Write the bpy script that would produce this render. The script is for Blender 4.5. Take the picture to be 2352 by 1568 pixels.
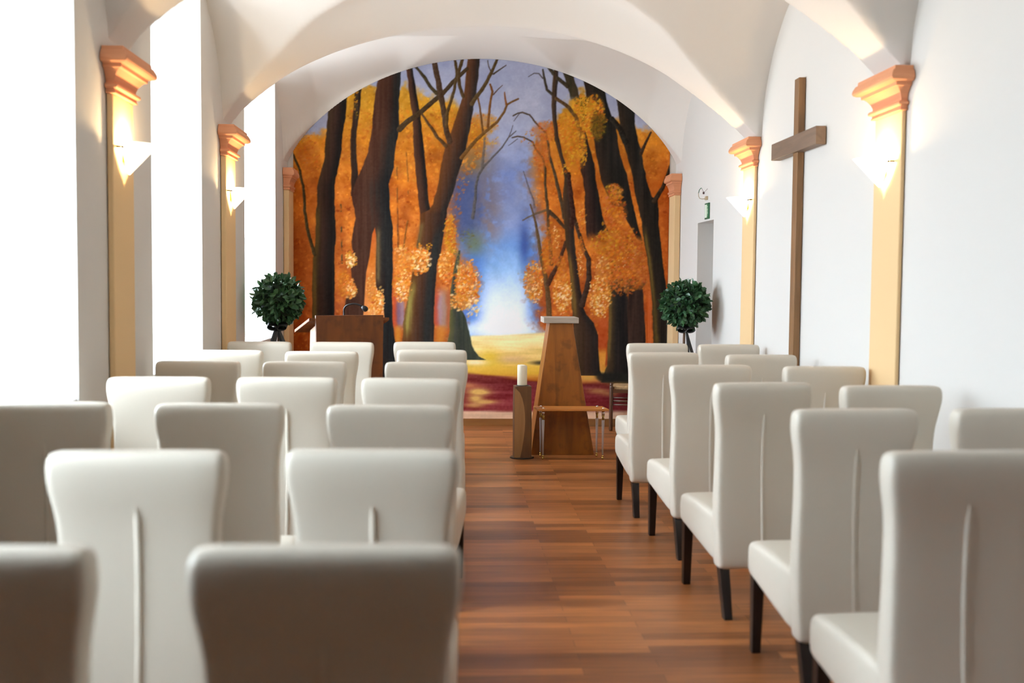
import bpy, bmesh, math, random
import numpy as np
from mathutils import Vector, Matrix

for o in list(bpy.data.objects):
    bpy.data.objects.remove(o)
S = bpy.context.scene
COL = S.collection
random.seed(7)
PI = math.pi

# ------------------------------------------------------------------ camera
FPX, YAW, PIT, ROL, EYE = 2488.2, 0.05563, 0.05507, 0.009107, 1.52
W, H = 2352, 1568
_F = Vector((math.sin(YAW) * math.cos(PIT), math.cos(YAW) * math.cos(PIT), -math.sin(PIT)))
_R = Vector((math.cos(YAW), -math.sin(YAW), 0))
_U = _R.cross(_F)
_R2 = math.cos(ROL) * _R + math.sin(ROL) * _U
_U2 = -math.sin(ROL) * _R + math.cos(ROL) * _U
cam_d = bpy.data.cameras.new('camera')
cam_d.sensor_width = 36.0
cam_d.lens = FPX / W * 36.0
cam_d.clip_start = 0.05
cam_d.dof.use_dof = True
cam_d.dof.focus_distance = 9.8
cam_d.dof.aperture_fstop = 1.9
cam = bpy.data.objects.new('camera', cam_d)
COL.objects.link(cam)
cam.matrix_world = Matrix(((_R2.x, _U2.x, -_F.x, 0), (_R2.y, _U2.y, -_F.y, 0), (_R2.z, _U2.z, -_F.z, EYE), (0, 0, 0, 1)))
S.camera = cam

# ------------------------------------------------------------------ view + daylight
S.view_settings.view_transform = 'Standard'
S.view_settings.look = 'None'
S.view_settings.gamma = 1.0
S.view_settings.use_curve_mapping = False
S.view_settings.exposure = 0.0
SKY = 57.0          # strength of the overcast sky outside
LAMP = 19.0          # watts of one sconce bulb
wd = bpy.data.worlds.new('overcast_sky')
S.world = wd
wd.use_nodes = True
nt = wd.node_tree
nt.nodes.clear()
o_ = nt.nodes.new('ShaderNodeOutputWorld')
bg = nt.nodes.new('ShaderNodeBackground')
bg.inputs['Strength'].default_value = SKY
tc = nt.nodes.new('ShaderNodeTexCoord')
sp = nt.nodes.new('ShaderNodeSeparateXYZ')
rp = nt.nodes.new('ShaderNodeValToRGB')
rp.color_ramp.elements[0].position = 0.44
rp.color_ramp.elements[0].color = (.30, .335, .36, 1)
rp.color_ramp.elements[1].position = 0.56
rp.color_ramp.elements[1].color = (.37, .44, .50, 1)
ze = rp.color_ramp.elements.new(1.0)
ze.color = (.78, .90, 1.0, 1)
mr = nt.nodes.new('ShaderNodeMapRange')
mr.inputs['From Min'].default_value = -1
mr.inputs['From Max'].default_value = 1
nt.links.new(tc.outputs['Generated'], sp.inputs[0])
nt.links.new(sp.outputs['Z'], mr.inputs['Value'])
nt.links.new(mr.outputs[0], rp.inputs[0])
nt.links.new(rp.outputs[0], bg.inputs['Color'])
nt.links.new(bg.outputs[0], o_.inputs[0])
cy = S.cycles
cy.use_denoising = True
cy.max_bounces = 9
cy.diffuse_bounces = 6
cy.glossy_bounces = 4
cy.transmission_bounces = 6
cy.transparent_max_bounces = 8
cy.sample_clamp_indirect = 6.0
cy.caustics_reflective = False
cy.caustics_refractive = False

XL, XR = -1.700, 2.345            # inner faces of the side walls
YB, YE = -6.0, 11.37             # back and end wall
WIN = [(1.68, 2.74), (3.98, 5.03), (6.27, 7.50), (9.02, 10.57)]
GX = -2.36                        # glazing plane
for (a, b) in WIN:
    ld = bpy.data.lights.new('daylight_portal', 'AREA')
    ld.shape = 'RECTANGLE'
    ld.size = b - a - .06
    ld.size_y = 2.05
    ld.cycles.is_portal = True
    lo = bpy.data.objects.new('daylight_portal', ld)
    lo.location = (GX - .06, (a + b) / 2, 2.02)
    lo.rotation_euler = (0, -PI / 2, 0)
    lo.rotation_euler = Vector((1, 0, 0)).to_track_quat('-Z', 'Z').to_euler()
    COL.objects.link(lo)


# ------------------------------------------------------------------ helpers
class MB:
    def __init__(s):
        s.v, s.f = [], []

    def add(s, vs, fs):
        n = len(s.v)
        s.v += [tuple(p) for p in vs]
        s.f += [tuple(i + n for i in f) for f in fs]
        return s

    def box(s, x0, x1, y0, y1, z0, z1):
        return s.add([(x0, y0, z0), (x1, y0, z0), (x1, y1, z0), (x0, y1, z0), (x0, y0, z1), (x1, y0, z1), (x1, y1, z1), (x0, y1, z1)],
                     [(0, 3, 2, 1), (4, 5, 6, 7), (0, 1, 5, 4), (1, 2, 6, 5), (2, 3, 7, 6), (3, 0, 4, 7)])

    def prism(s, plan, z0, z1):
        n = len(plan)
        return s.add([(x, y, z0) for x, y in plan] + [(x, y, z1) for x, y in plan],
                     [tuple(range(n))[::-1], tuple(range(n, 2 * n))] + [(i, (i + 1) % n, (i + 1) % n + n, i + n) for i in range(n)])

    def loft(s, loops, cap=True):
        n = len(loops[0])
        vs = [p for l in loops for p in l]
        fs = []
        for k in range(len(loops) - 1):
            for i in range(n):
                j = (i + 1) % n
                fs.append((k * n + i, k * n + j, (k + 1) * n + j, (k + 1) * n + i))
        if cap:
            fs.append(tuple(range(n))[::-1])
            fs.append(tuple(range((len(loops) - 1) * n, len(loops) * n)))
        return s.add(vs, fs)

    def lathe(s, prof, n=24, c=(0, 0, 0)):
        return s.loft([[(c[0] + r * math.cos(2 * PI * i / n), c[1] + r * math.sin(2 * PI * i / n), c[2] + z) for i in range(n)] for r, z in prof])

    def tube(s, pts, r, n=10):
        pts = [Vector(p) for p in pts]
        rr = r if isinstance(r, (list, tuple)) else [r] * len(pts)
        loops = []
        up = Vector((.123, .31, .94)).normalized()
        for i, p in enumerate(pts):
            t = (pts[min(i + 1, len(pts) - 1)] - pts[max(i - 1, 0)]).normalized()
            a = t.cross(up)
            if a.length < 1e-3:
                a = t.cross(Vector((1, 0, 0)))
            a.normalize()
            b = t.cross(a)
            loops.append([p + rr[i] * (a * math.cos(2 * PI * k / n) + b * math.sin(2 * PI * k / n)) for k in range(n)])
        return s.loft(loops)

    def obj(s, name, mat, parent=None, smooth=False, bevel=0, sub=0, loc=None):
        me = bpy.data.meshes.new(name)
        me.from_pydata([tuple(p) for p in s.v], [], s.f)
        bm = bmesh.new()
        bm.from_mesh(me)
        bmesh.ops.recalc_face_normals(bm, faces=bm.faces)
        bm.to_mesh(me)
        bm.free()
        if smooth:
            me.polygons.foreach_set('use_smooth', [True] * len(me.polygons))
        me.materials.append(mat)
        o = bpy.data.objects.new(name, me)
        COL.objects.link(o)
        if parent:
            o.parent = parent
        if loc:
            o.location = loc
        if bevel:
            m = o.modifiers.new('soft_edges', 'BEVEL')
            m.width = bevel
            m.segments = 2
            m.limit_method = 'ANGLE'
        if sub:
            m = o.modifiers.new('smooth', 'SUBSURF')
            m.levels = sub
            m.render_levels = sub
        return o


def tag(o, label, cat, group=None):
    o['label'] = label
    o['category'] = cat
    if group:
        o['group'] = group
    return o


def thing(name, label, cat, loc=(0, 0, 0), rz=0, group=None):
    o = bpy.data.objects.new(name, None)
    o.empty_display_size = .1
    COL.objects.link(o)
    o.location = loc
    o.rotation_euler = (0, 0, rz)
    return tag(o, label, cat, group)


def struct(o):
    o['kind'] = 'structure'
    return o


def rrect(cx, cy, hx, hy, r, n=3):
    """rounded rectangle outline (2D)"""
    r = min(r, hx * .98, hy * .98)
    out = []
    for sx, sy, a0 in ((1, 1, 0), (-1, 1, 90), (-1, -1, 180), (1, -1, 270)):
        for k in range(n + 1):
            a = math.radians(a0 + 90 * k / n)
            out.append((cx + sx * (hx - r) + r * math.cos(a), cy + sy * (hy - r) + r * math.sin(a)))
    return out


def mat(name, color, rough=.6, spec=.5, metal=0.0, bump=0.0, bscale=40, vary=0.0, vscale=6, stretch=None):
    m = bpy.data.materials.new(name)
    m.use_nodes = True
    t = m.node_tree
    b = t.nodes['Principled BSDF']
    b.inputs['Base Color'].default_value = (*color, 1)
    b.inputs['Roughness'].default_value = rough
    b.inputs['Specular IOR Level'].default_value = spec
    b.inputs['Metallic'].default_value = metal
    if bump or vary:
        c = t.nodes.new('ShaderNodeTexCoord')
        mp = t.nodes.new('ShaderNodeMapping')
        if stretch:
            mp.inputs['Scale'].default_value = stretch
        t.links.new(c.outputs['Object'], mp.inputs[0])
    if bump:
        n = t.nodes.new('ShaderNodeTexNoise')
        n.inputs['Scale'].default_value = bscale
        n.inputs['Detail'].default_value = 4
        t.links.new(mp.outputs[0], n.inputs['Vector'])
        bp = t.nodes.new('ShaderNodeBump')
        bp.inputs['Strength'].default_value = bump
        bp.inputs['Distance'].default_value = .01
        t.links.new(n.outputs['Fac'], bp.inputs['Height'])
        t.links.new(bp.outputs[0], b.inputs['Normal'])
    if vary:
        n = t.nodes.new('ShaderNodeTexNoise')
        n.inputs['Scale'].default_value = vscale
        n.inputs['Detail'].default_value = 5
        t.links.new(mp.outputs[0], n.inputs['Vector'])
        r = t.nodes.new('ShaderNodeValToRGB')
        r.color_ramp.elements[0].position = .3
        r.color_ramp.elements[1].position = .7
        r.color_ramp.elements[0].color = (*[max(0, x * (1 - vary)) for x in color], 1)
        r.color_ramp.elements[1].color = (*[min(1, x * (1 + vary)) for x in color], 1)
        t.links.new(n.outputs['Fac'], r.inputs[0])
        t.links.new(r.outputs[0], b.inputs['Base Color'])
    return m


def wood(name, c0, c1, scale=(1, 1, 1), rough=.4, knots=True, nscale=3.0):
    """streaky wood; scale squeezes the grain along one axis"""
    m = bpy.data.materials.new(name)
    m.use_nodes = True
    t = m.node_tree
    b = t.nodes['Principled BSDF']
    b.inputs['Roughness'].default_value = rough
    c = t.nodes.new('ShaderNodeTexCoord')
    mp = t.nodes.new('ShaderNodeMapping')
    mp.inputs['Scale'].default_value = scale
    t.links.new(c.outputs['Object'], mp.inputs[0])
    n = t.nodes.new('ShaderNodeTexNoise')
    n.inputs['Scale'].default_value = nscale
    n.inputs['Detail'].default_value = 6
    n.inputs['Distortion'].default_value = .6
    t.links.new(mp.outputs[0], n.inputs['Vector'])
    r = t.nodes.new('ShaderNodeValToRGB')
    r.color_ramp.elements[0].position = .32
    r.color_ramp.elements[1].position = .68
    r.color_ramp.elements[0].color = (*c0, 1)
    r.color_ramp.elements[1].color = (*c1, 1)
    t.links.new(n.outputs['Fac'], r.inputs[0])
    last = r.outputs[0]
    if knots:
        v = t.nodes.new('ShaderNodeTexNoise')
        v.inputs['Scale'].default_value = 9
        v.inputs['Detail'].default_value = 3
        t.links.new(c.outputs['Object'], v.inputs['Vector'])
        r2 = t.nodes.new('ShaderNodeValToRGB')
        r2.color_ramp.elements[0].position = .32
        r2.color_ramp.elements[0].color = (.35, .3, .28, 1)
        r2.color_ramp.elements[1].position = .46
        r2.color_ramp.elements[1].color = (1, 1, 1, 1)
        t.links.new(v.outputs['Fac'], r2.inputs[0])
        mx = t.nodes.new('ShaderNodeMix')
        mx.data_type = 'RGBA'
        mx.blend_type = 'MULTIPLY'
        mx.inputs[0].default_value = .5
        t.links.new(last, mx.inputs[6])
        t.links.new(r2.outputs[0], mx.inputs[7])
        last = mx.outputs[2]
    t.links.new(last, b.inputs['Base Color'])
    return m


# ------------------------------------------------------------------ materials
M_plaster = mat('white_plaster', (.665, .64, .605), .85, .2, bump=.12, bscale=5)
M_ceil = mat('white_vault_plaster', (.68, .645, .605), .85, .2, bump=.10, bscale=4)
M_shaft = mat('ochre_paint', (.72, .50, .27), .8, .2, bump=.06, bscale=14)
M_capital = mat('terracotta_paint', (.62, .275, .145), .8, .2, bump=.1, bscale=25)
M_leather = mat('cream_leather', (.64, .585, .495), .37, .4, bump=.05, bscale=160)
M_leg = mat('dark_stained_wood', (.012, .008, .007), .35, .5)
M_altar = wood('orange_knotty_pine', (.18, .054, .004), (.32, .102, .009), (5, 5, .7), .42)
M_lect = wood('reddish_brown_pine', (.12, .031, .002), (.20, .056, .004), (4, 4, .8), .6)
M_lectside = mat('window_lit_pine', (.50, .30, .18), .5)  # lectern sides coloured paler, window light put into the base colour
M_grey = mat('grey_limewashed_wood', (.42, .36, .30), .6, vary=.12, vscale=5, stretch=(1, 4, 12))
M_pine = wood('light_pine_board', (.46, .165, .032), (.54, .21, .048), (.8, 6, 6), .35, knots=False)
M_logdark = wood('walnut_heartwood', (.085, .035, .012), (.15, .066, .022), (6, 6, .8), .5, knots=False)
M_cross = wood('brown_oak', (.16, .078, .028), (.25, .125, .045), (7, 7, .6), .45, knots=False)
M_crossdark = wood('brown_oak_bar', (.15, .095, .06), (.21, .135, .088), (7, .8, 7), .5, knots=False)
M_stool = mat('dark_brown_wood', (.085, .032, .013), .35)
M_rush = mat('woven_rush', (.42, .26, .12), .8, bump=.8, bscale=60, vary=.3, vscale=40)
M_black = mat('black_plastic', (.008, .008, .009), .4, .35)
M_ribbon = mat('black_satin_ribbon', (.010, .010, .011), .3)
M_metal = mat('dark_steel', (.05, .045, .042), .4, metal=.8)
M_brass = mat('polished_brass', (.55, .36, .10), .25, metal=1)
M_chrome = mat('chrome', (.8, .8, .8), .12, metal=1)
M_wax = mat('ivory_wax', (.86, .80, .62), .5)
M_frame = mat('white_painted_frame', (.82, .82, .82), .4)
M_green = mat('sign_green', (.012, .10, .045), .4)
M_green2 = mat('sign_mid_green', (.04, .20, .09), .4)
M_signw = mat('sign_pale_green', (.70, .80, .66), .4)
M_trunk = mat('twig_brown', (.12, .055, .025), .7)
M_pot = mat('terracotta_pot', (.35, .13, .07), .7)
M_clipm = mat('tarnished_metal', (.09, .05, .05), .4, metal=.5)
M_beige = mat('beige_metal', (.42, .32, .20), .4)
M_wick = mat('charred_wick', (.02, .015, .01), .9)
M_base = wood('baseboard_wood', (.22, .085, .025), (.28, .12, .035), (.6, 5, 5), .35, knots=False)

M_glass = bpy.data.materials.new('window_glass')
M_glass.use_nodes = True
t = M_glass.node_tree
t.nodes.clear()
oo = t.nodes.new('ShaderNodeOutputMaterial')
a_ = t.nodes.new('ShaderNodeBsdfTransparent')
g_ = t.nodes.new('ShaderNodeBsdfGlossy')
g_.inputs['Roughness'].default_value = .02
x_ = t.nodes.new('ShaderNodeMixShader')
x_.inputs[0].default_value = .06
t.links.new(a_.outputs[0], x_.inputs[1])
t.links.new(g_.outputs[0], x_.inputs[2])
t.links.new(x_.outputs[0], oo.inputs[0])

M_acryl = bpy.data.materials.new('clear_acrylic')
M_acryl.use_nodes = True
b = M_acryl.node_tree.nodes['Principled BSDF']
b.inputs['Transmission Weight'].default_value = .6
b.inputs['Roughness'].default_value = .06
b.inputs['IOR'].default_value = 1.3
b.inputs['Base Color'].default_value = (.95, .95, .97, 1)

M_shade = bpy.data.materials.new('lit_frosted_glass')
M_shade.use_nodes = True
b = M_shade.node_tree.nodes['Principled BSDF']
b.inputs['Base Color'].default_value = (.9, .86, .78, 1)
b.inputs['Roughness'].default_value = .4
b.inputs['Emission Color'].default_value = (1, .86, .62, 1)
b.inputs['Emission Strength'].default_value = 2.4

# leaves: green with some variation per leaf
def leaf_mat(name, c0, c1):
    m = mat(name, c0, .38, .5)
    t = m.node_tree
    b = t.nodes['Principled BSDF']
    g = t.nodes.new('ShaderNodeNewGeometry')
    r = t.nodes.new('ShaderNodeValToRGB')
    r.color_ramp.elements[0].color = (*c0, 1)
    r.color_ramp.elements[1].color = (*c1, 1)
    t.links.new(g.outputs['Random Per Island'], r.inputs[0])
    t.links.new(r.outputs[0], b.inputs['Base Color'])
    return m


M_leaf = leaf_mat('dark_green_leaf', (.018, .07, .030), (.06, .155, .06))

# floor: narrow planks running across the room
M_floor = bpy.data.materials.new('strip_parquet')
M_floor.use_nodes = True
t = M_floor.node_tree
b = t.nodes['Principled BSDF']
c = t.nodes.new('ShaderNodeTexCoord')
br = t.nodes.new('ShaderNodeTexBrick')
br.offset = .37
br.offset_frequency = 2
br.inputs['Scale'].default_value = 1
br.inputs['Brick Width'].default_value = .83
br.inputs['Row Height'].default_value = .082
br.inputs['Mortar Size'].default_value = .0012
br.inputs['Mortar Smooth'].default_value = .3
br.inputs['Bias'].default_value = -.1
br.inputs['Color1'].default_value = (.40, .145, .042, 1)
br.inputs['Color2'].default_value = (.145, .046, .013, 1)
br.inputs['Mortar'].default_value = (.05, .018, .008, 1)
t.links.new(c.outputs['Object'], br.inputs['Vector'])
mp = t.nodes.new('ShaderNodeMapping')
mp.inputs['Scale'].default_value = (1.6, 22, 1)
t.links.new(c.outputs['Object'], mp.inputs[0])
n = t.nodes.new('ShaderNodeTexNoise')
n.inputs['Scale'].default_value = 1.6
n.inputs['Detail'].default_value = 5
t.links.new(mp.outputs[0], n.inputs['Vector'])
r = t.nodes.new('ShaderNodeValToRGB')
r.color_ramp.elements[0].position = .25
r.color_ramp.elements[1].position = .75
r.color_ramp.elements[0].color = (.62, .60, .58, 1)
r.color_ramp.elements[1].color = (1.25, 1.22, 1.2, 1)
t.links.new(n.outputs['Fac'], r.inputs[0])
mx = t.nodes.new('ShaderNodeMix')
mx.data_type = 'RGBA'
mx.blend_type = 'MULTIPLY'
mx.inputs[0].default_value = 1
t.links.new(br.outputs['Color'], mx.inputs[6])
t.links.new(r.outputs[0], mx.inputs[7])
t.links.new(mx.outputs[2], b.inputs['Base Color'])
b.inputs['Roughness'].default_value = .36
b.inputs['Specular IOR Level'].default_value = .45
bp = t.nodes.new('ShaderNodeBump')
bp.inputs['Strength'].default_value = .15
bp.inputs['Distance'].default_value = .002
t.links.new(br.outputs['Fac'], bp.inputs['Height'])
bp.invert = True
t.links.new(bp.outputs[0], b.inputs['Normal'])

# ------------------------------------------------------------------ room shell
TOP = 4.05
struct(MB().box(XL - .85, XR + .5, YB - .3, YE + .3, -.12, 0).obj('floor', M_floor))

# left wall: piers between splayed window recesses
SILL, RTOP, SPL = .955, 3.50, .05
GTOP = 3.12                        # head of the glazing
XO = XL - .76
wl = MB()
edges = [(YB - .3, YB - .3)] + WIN + [(YE + .3, YE + .3)]
for k in range(len(edges) - 1):
    a, b2 = edges[k][1], edges[k + 1][0]
    sa = -SPL if k else 0
    sb = SPL if k < len(edges) - 2 else 0
    wl.prism([(XL, a), (XO, a + (sa and -SPL * -1 * -1)), (XO, b2 + sb), (XL, b2)], 0, TOP)
for a, b2 in WIN:
    wl.box(XO, XL, a - .001, b2 + .001, 0, SILL)
    wl.box(XO, XL, a - .001, b2 + .001, RTOP, TOP)
    wl.box(XO, GX + .10, a - .08, b2 + .08, GTOP, TOP)
struct(wl.obj('wall_left', M_plaster))

# right wall with the recessed doorway
DY0, DY1, DH = 9.67, 10.30, 2.095
wr = MB()
wr.box(XR, XR + .45, YB - .3, DY0, 0, TOP)
wr.box(XR, XR + .45, DY1, YE + .3, 0, TOP)
wr.box(XR, XR + .45, DY0, DY1, DH, TOP)
struct(wr.obj('wall_right', M_plaster))
struct(MB().box(XL - .76, XR + .4, YE, YE + .25, 0, TOP).obj('wall_end', M_plaster))
struct(MB().box(XL - .76, XR + .4, YB - .25, YB, 0, TOP).obj('wall_rear', M_stool))  # unseen wall, set far back and dark to lessen bounce on chair backs
struct(MB().box(XL + .05, XR - .06, YE - .022, YE - .001, 0, .078).obj('baseboard_end', M_base, bevel=.003))
dr = struct(MB().box(XR + .30, XR + .345, DY0 + .0, DY1 - .0, 0, DH - .0).obj('door_1', M_frame, bevel=.004))
MB().box(XR + .285, XR + .302, DY0 + .10, DY1 - .10, 1.15, DH - .12).box(XR + .285, XR + .302, DY0 + .10, DY1 - .10, .15, 1.0).obj('panel', M_frame, dr, bevel=.006)
MB().tube([(XR + .30, DY0 + .07, 1.05), (XR + .25, DY0 + .07, 1.05), (XR + .25, DY0 + .18, 1.05)], .009).obj('handle', M_chrome, dr, smooth=True)

# windows: frame + panes
for k, (a, b2) in enumerate(WIN):
    a0, b0 = a + .01, b2 - .01
    fr = MB()
    z0, z1 = SILL, GTOP
    for ya, yb in ((a0, a0 + .07), (b0 - .07, b0), ((a + b2) / 2 - .045, (a + b2) / 2 + .045)):
        fr.box(GX - .04, GX + .03, ya, yb, z0, z1)
    for za, zb in ((z0, z0 + .09), (z1 - .09, z1), (2.35, 2.43)):
        fr.box(GX - .035, GX + .025, a0, b0, za, zb)
    w = struct(fr.obj('window_%d' % (k + 1), M_frame))
    for ya, yb in ((a0 + .06, (a + b2) / 2 - .03), ((a + b2) / 2 + .03, b0 - .06)):
        MB().box(GX - .008, GX - .003, ya, yb, z0 + .05, z1 - .05).obj('pane', M_glass, w)
    MB().box(GX + .03, XL - .004, a + .004, b2 - .004, SILL + .001, SILL + .016).obj('window_sill', M_frame, w, bevel=.005)

# vault: groined bays between shallow transverse ribs
Z0 = 2.640
CX, HX = .33, 2.045
RIBS = [(-6.1, -4.8), (-2.52, -2.2), (.18, .50), (2.83, 3.16), (5.52, 5.86), (8.20, 8.50), (11.06, 11.5)]


def arch(u, rise, half, wc):
    u = np.clip(np.abs(u), 0, 1)
    R_ = (half * half + rise * rise) / (2 * rise)
    circ = (np.sqrt(np.maximum(R_ * R_ - (u * half) ** 2, 0)) - (R_ - rise)) / rise
    return (1 - wc) * np.sqrt(1 - u * u) + wc * circ


def vault_z(x, y):
    u = (x - CX) / HX
    au = np.clip(np.abs(u), 0, 1)
    ur = np.where(u < 0, u, (x - CX) / 1.985)
    q0 = np.clip((y - 9.0) / .9, 0, 1)
    A = arch(ur, .82, 2.0, np.where(u < 0, .5, 1.0)) * (1 - q0) + arch(u, .95, HX, .5) * q0
    dist = np.full_like(y, 9.0)
    B = np.zeros_like(y)
    for k in range(len(RIBS) - 1):
        dist = np.minimum(dist, np.abs(y - (RIBS[k][0] + RIBS[k][1]) / 2))
        y0, y1 = RIBS[k][1], RIBS[k + 1][0]
        if k == len(RIBS) - 2:      # the last bay runs into the arched end wall
            y1 = np.where(y > (y0 + y1) / 2, y1 + .30 * np.clip((1 - au) / .16, 0, 1), y1)
        yc = (y0 + RIBS[k + 1][0]) / 2
        v = np.where(y > yc, (y - yc) / (y1 - yc), (yc - y) / (yc - y0))
        m = (v >= 0) & (v < 1) & (y > y0)
        B = np.where(m, .82 * np.sqrt(np.maximum(0, 1 - v * v)) + .18 * np.maximum(0, 1 - v * v), B)
    t_ = np.clip(dist / .55, 0, 1)
    R_ = .82 + .21 * t_ * t_ * (3 - 2 * t_)
    e_ = np.clip((y - 8.9) / .9, 0, 1)
    R_ = R_ + (1.18 - 1.03) * e_ * e_ * (3 - 2 * e_)
    side = B * (.97 + .08 * (1 - au ** 2))
    end = 1.18 * A + .97 * B * (1 - A) - 1.8 * np.maximum(0, A - .875) * (1 - B)
    q = np.clip((y - 9.75) / .5, 0, 1)
    side = side * (1 - q) + np.maximum(end, side * 0) * q
    return Z0 + np.maximum(A * R_, side)


th = np.linspace(0, PI, 150)
xs = CX - HX * np.cos(th)
xs = np.concatenate([[xs[0] - .1], xs, [xs[-1] + .1]])
ys = np.append(np.arange(YB - .1, YE - .02, .026), YE - .010)
X, Y = np.meshgrid(xs, ys)
Zv = vault_z(X, Y)
nx, ny = len(xs), len(ys)
verts = np.stack([X, Y, Zv], -1).reshape(-1, 3)
idx = np.arange(nx * ny).reshape(ny, nx)
quads = np.stack([idx[:-1, :-1], idx[1:, :-1], idx[1:, 1:], idx[:-1, 1:]], -1).reshape(-1, 4)


def grid_mesh(name, verts, quads, m, smooth=True):
    me = bpy.data.meshes.new(name)
    me.vertices.add(len(verts))
    me.vertices.foreach_set('co', verts.astype(np.float32).ravel())
    me.loops.add(quads.size)
    me.loops.foreach_set('vertex_index', quads.astype(np.int32).ravel())
    me.polygons.add(len(quads))
    me.polygons.foreach_set('loop_start', np.arange(0, quads.size, 4, dtype=np.int32))
    me.polygons.foreach_set('loop_total', np.full(len(quads), 4, dtype=np.int32))
    me.polygons.foreach_set('use_smooth', np.full(len(quads), smooth))
    me.update(calc_edges=True)
    me.validate()
    me.materials.append(m)
    o = bpy.data.objects.new(name, me)
    COL.objects.link(o)
    return o


struct(grid_mesh('ceiling', verts, quads, M_ceil))
struct(MB().box(XL - .76, XR + .45, YB - .3, YE + .3, TOP, TOP + .1).obj('light_block_slab', M_plaster))  # unseen slab added above the vault to keep sky light out

# ------------------------------------------------------------------ pilasters
CAP = [(0, .074), (.020, .076), (.022, .084), (.046, .097), (.062, .099), (.072, .094), (.078, .082), (.080, .062), (.098, .060), (.101, .046),
       (.112, .036), (.132, .021), (.154, .012), (.168, .012), (.170, .024), (.176, .031), (.188, .031), (.192, .024), (.194, .014), (.206, .014), (.208, .018), (.216, .018), (.218, .004)]


def pilaster(side, y0, y1, proud, label, end=False):
    xw = XL if side < 0 else XR
    sgn = 1 if side < 0 else -1
    xf = xw + sgn * proud
    yc = (y0 + y1) / 2
    t = thing('pilaster', label, 'pilaster', (xw, yc, 0), 0, 'pilasters with terracotta capitals')
    h = (y1 - y0) / 2
    MB().box(min(sgn * .004, sgn * proud), max(sgn * .004, sgn * proud), -h, h, 0, Z0 - .215).obj('shaft', M_shaft, t, bevel=.006)
    lp = []
    k = .62 if end else 1.0
    for dz, p in CAP:
        p *= k
        yb = h if end else h + p
        lp.append([(sgn * .004, -h - p, Z0 - dz), (sgn * (proud + p), -h - p, Z0 - dz), (sgn * (proud + p), yb, Z0 - dz), (sgn * .004, yb, Z0 - dz)])
    MB().loft(lp).obj('capital', M_capital, t, bevel=.004)
    return t


pilaster(-1, 5.465, 5.81, .034, 'ochre pilaster on the window wall nearest the viewer, under a terracotta capital')
pilaster(-1, 8.09, 8.44, .042, 'ochre pilaster between the two far windows, with a lit sconce')
pilaster(-1, 11.05, 11.365, .058, 'corner pilaster at the window wall edge of the mural, half in shade', True)
pilaster(1, 5.54, 5.90, .026, 'ochre pilaster on the windowless wall nearer than the wooden cross')
pilaster(1, 8.28, 8.61, .026, 'ochre pilaster on the windowless wall between wooden cross and doorway')
pilaster(1, 11.09, 11.365, .066, 'corner pilaster at the doorway side edge of the mural', True)


# ------------------------------------------------------------------ sconces
def sconce(side, yc, proud, label):
    sgn = 1 if side < 0 else -1
    xf = (XL if side < 0 else XR) + sgn * proud
    t = thing('wall_sconce', label, 'wall lamp', (xf, yc, 2.045), 0, 'cone sconces on the pilasters')
    n = 18
    outer, inner = [], []
    Rr, Hh, gap, th_ = .145, .152, .022, .005
    lev = [(.008, 0), (.07, .068), (Rr, Hh)]
    def half(r, z):
        return [(sgn * (gap + r * math.sin(PI * i / n)), -r * math.cos(PI * i / n), z) for i in range(n + 1)]
    m = MB()
    lo = [half(r, z) for r, z in lev]
    li = [half(max(r - th_, .002), z + (.004 if k == 0 else 0)) for k, (r, z) in enumerate(lev)]
    for L in (lo, li):
        for k in range(len(L) - 1):
            m.add(L[k] + L[k + 1], [(i, i + 1, i + 1 + n + 1, i + n + 1) for i in range(n)])
    m.add(lo[-1] + li[-1], [(i, i + 1, i + 1 + n + 1, i + n + 1) for i in range(n)])
    m.obj('shade', M_shade, t, smooth=True)
    MB().box(min(0, sgn * .012), max(0, sgn * .012), -.03, .03, .06, .135).obj('back_plate', M_brass, t, bevel=.003)
    for s in (-1, 1):
        MB().tube([(0, s * .118, .128), (sgn * .026, s * .118, .128), (sgn * .034, s * .118, .128)], [.006, .006, .009], 8).obj('fixing_knob', M_metal, t, smooth=True)
    MB().tube([(sgn * .012, 0, .1), (sgn * .05, 0, .1)], .012, 10).obj('lamp_holder', M_frame, t, smooth=True)
    ld = bpy.data.lights.new('sconce_bulb', 'POINT')
    ld.energy = LAMP
    ld.color = (1.0, .70, .36)
    ld.shadow_soft_size = .02
    lo_ = bpy.data.objects.new('sconce_bulb', ld)
    lo_.location = (sgn * .072, 0, .135)
    COL.objects.link(lo_)
    lo_.parent = t
    return t


sconce(-1, 5.64, .034, 'lit cone sconce on the window wall pilaster nearest the viewer')
sconce(-1, 8.26, .042, 'lit cone sconce on the pilaster between the two far windows')
sconce(1, 5.75, .026, 'lit cone sconce on the near pilaster, viewer side of the wooden cross')
sconce(1, 8.46, .026, 'lit cone sconce on the pilaster between the wooden cross and the doorway')

# ------------------------------------------------------------------ mural (a flat painting on the end wall)
exec_mural = True
PX0, PY0, PX1, PY1 = 630, 118, 1590, 985
rng = np.random.default_rng(5)
CW_, CH_ = PX1 - PX0, PY1 - PY0
yy, xx = np.mgrid[PY0:PY1, PX0:PX1].astype(np.float64)


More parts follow.
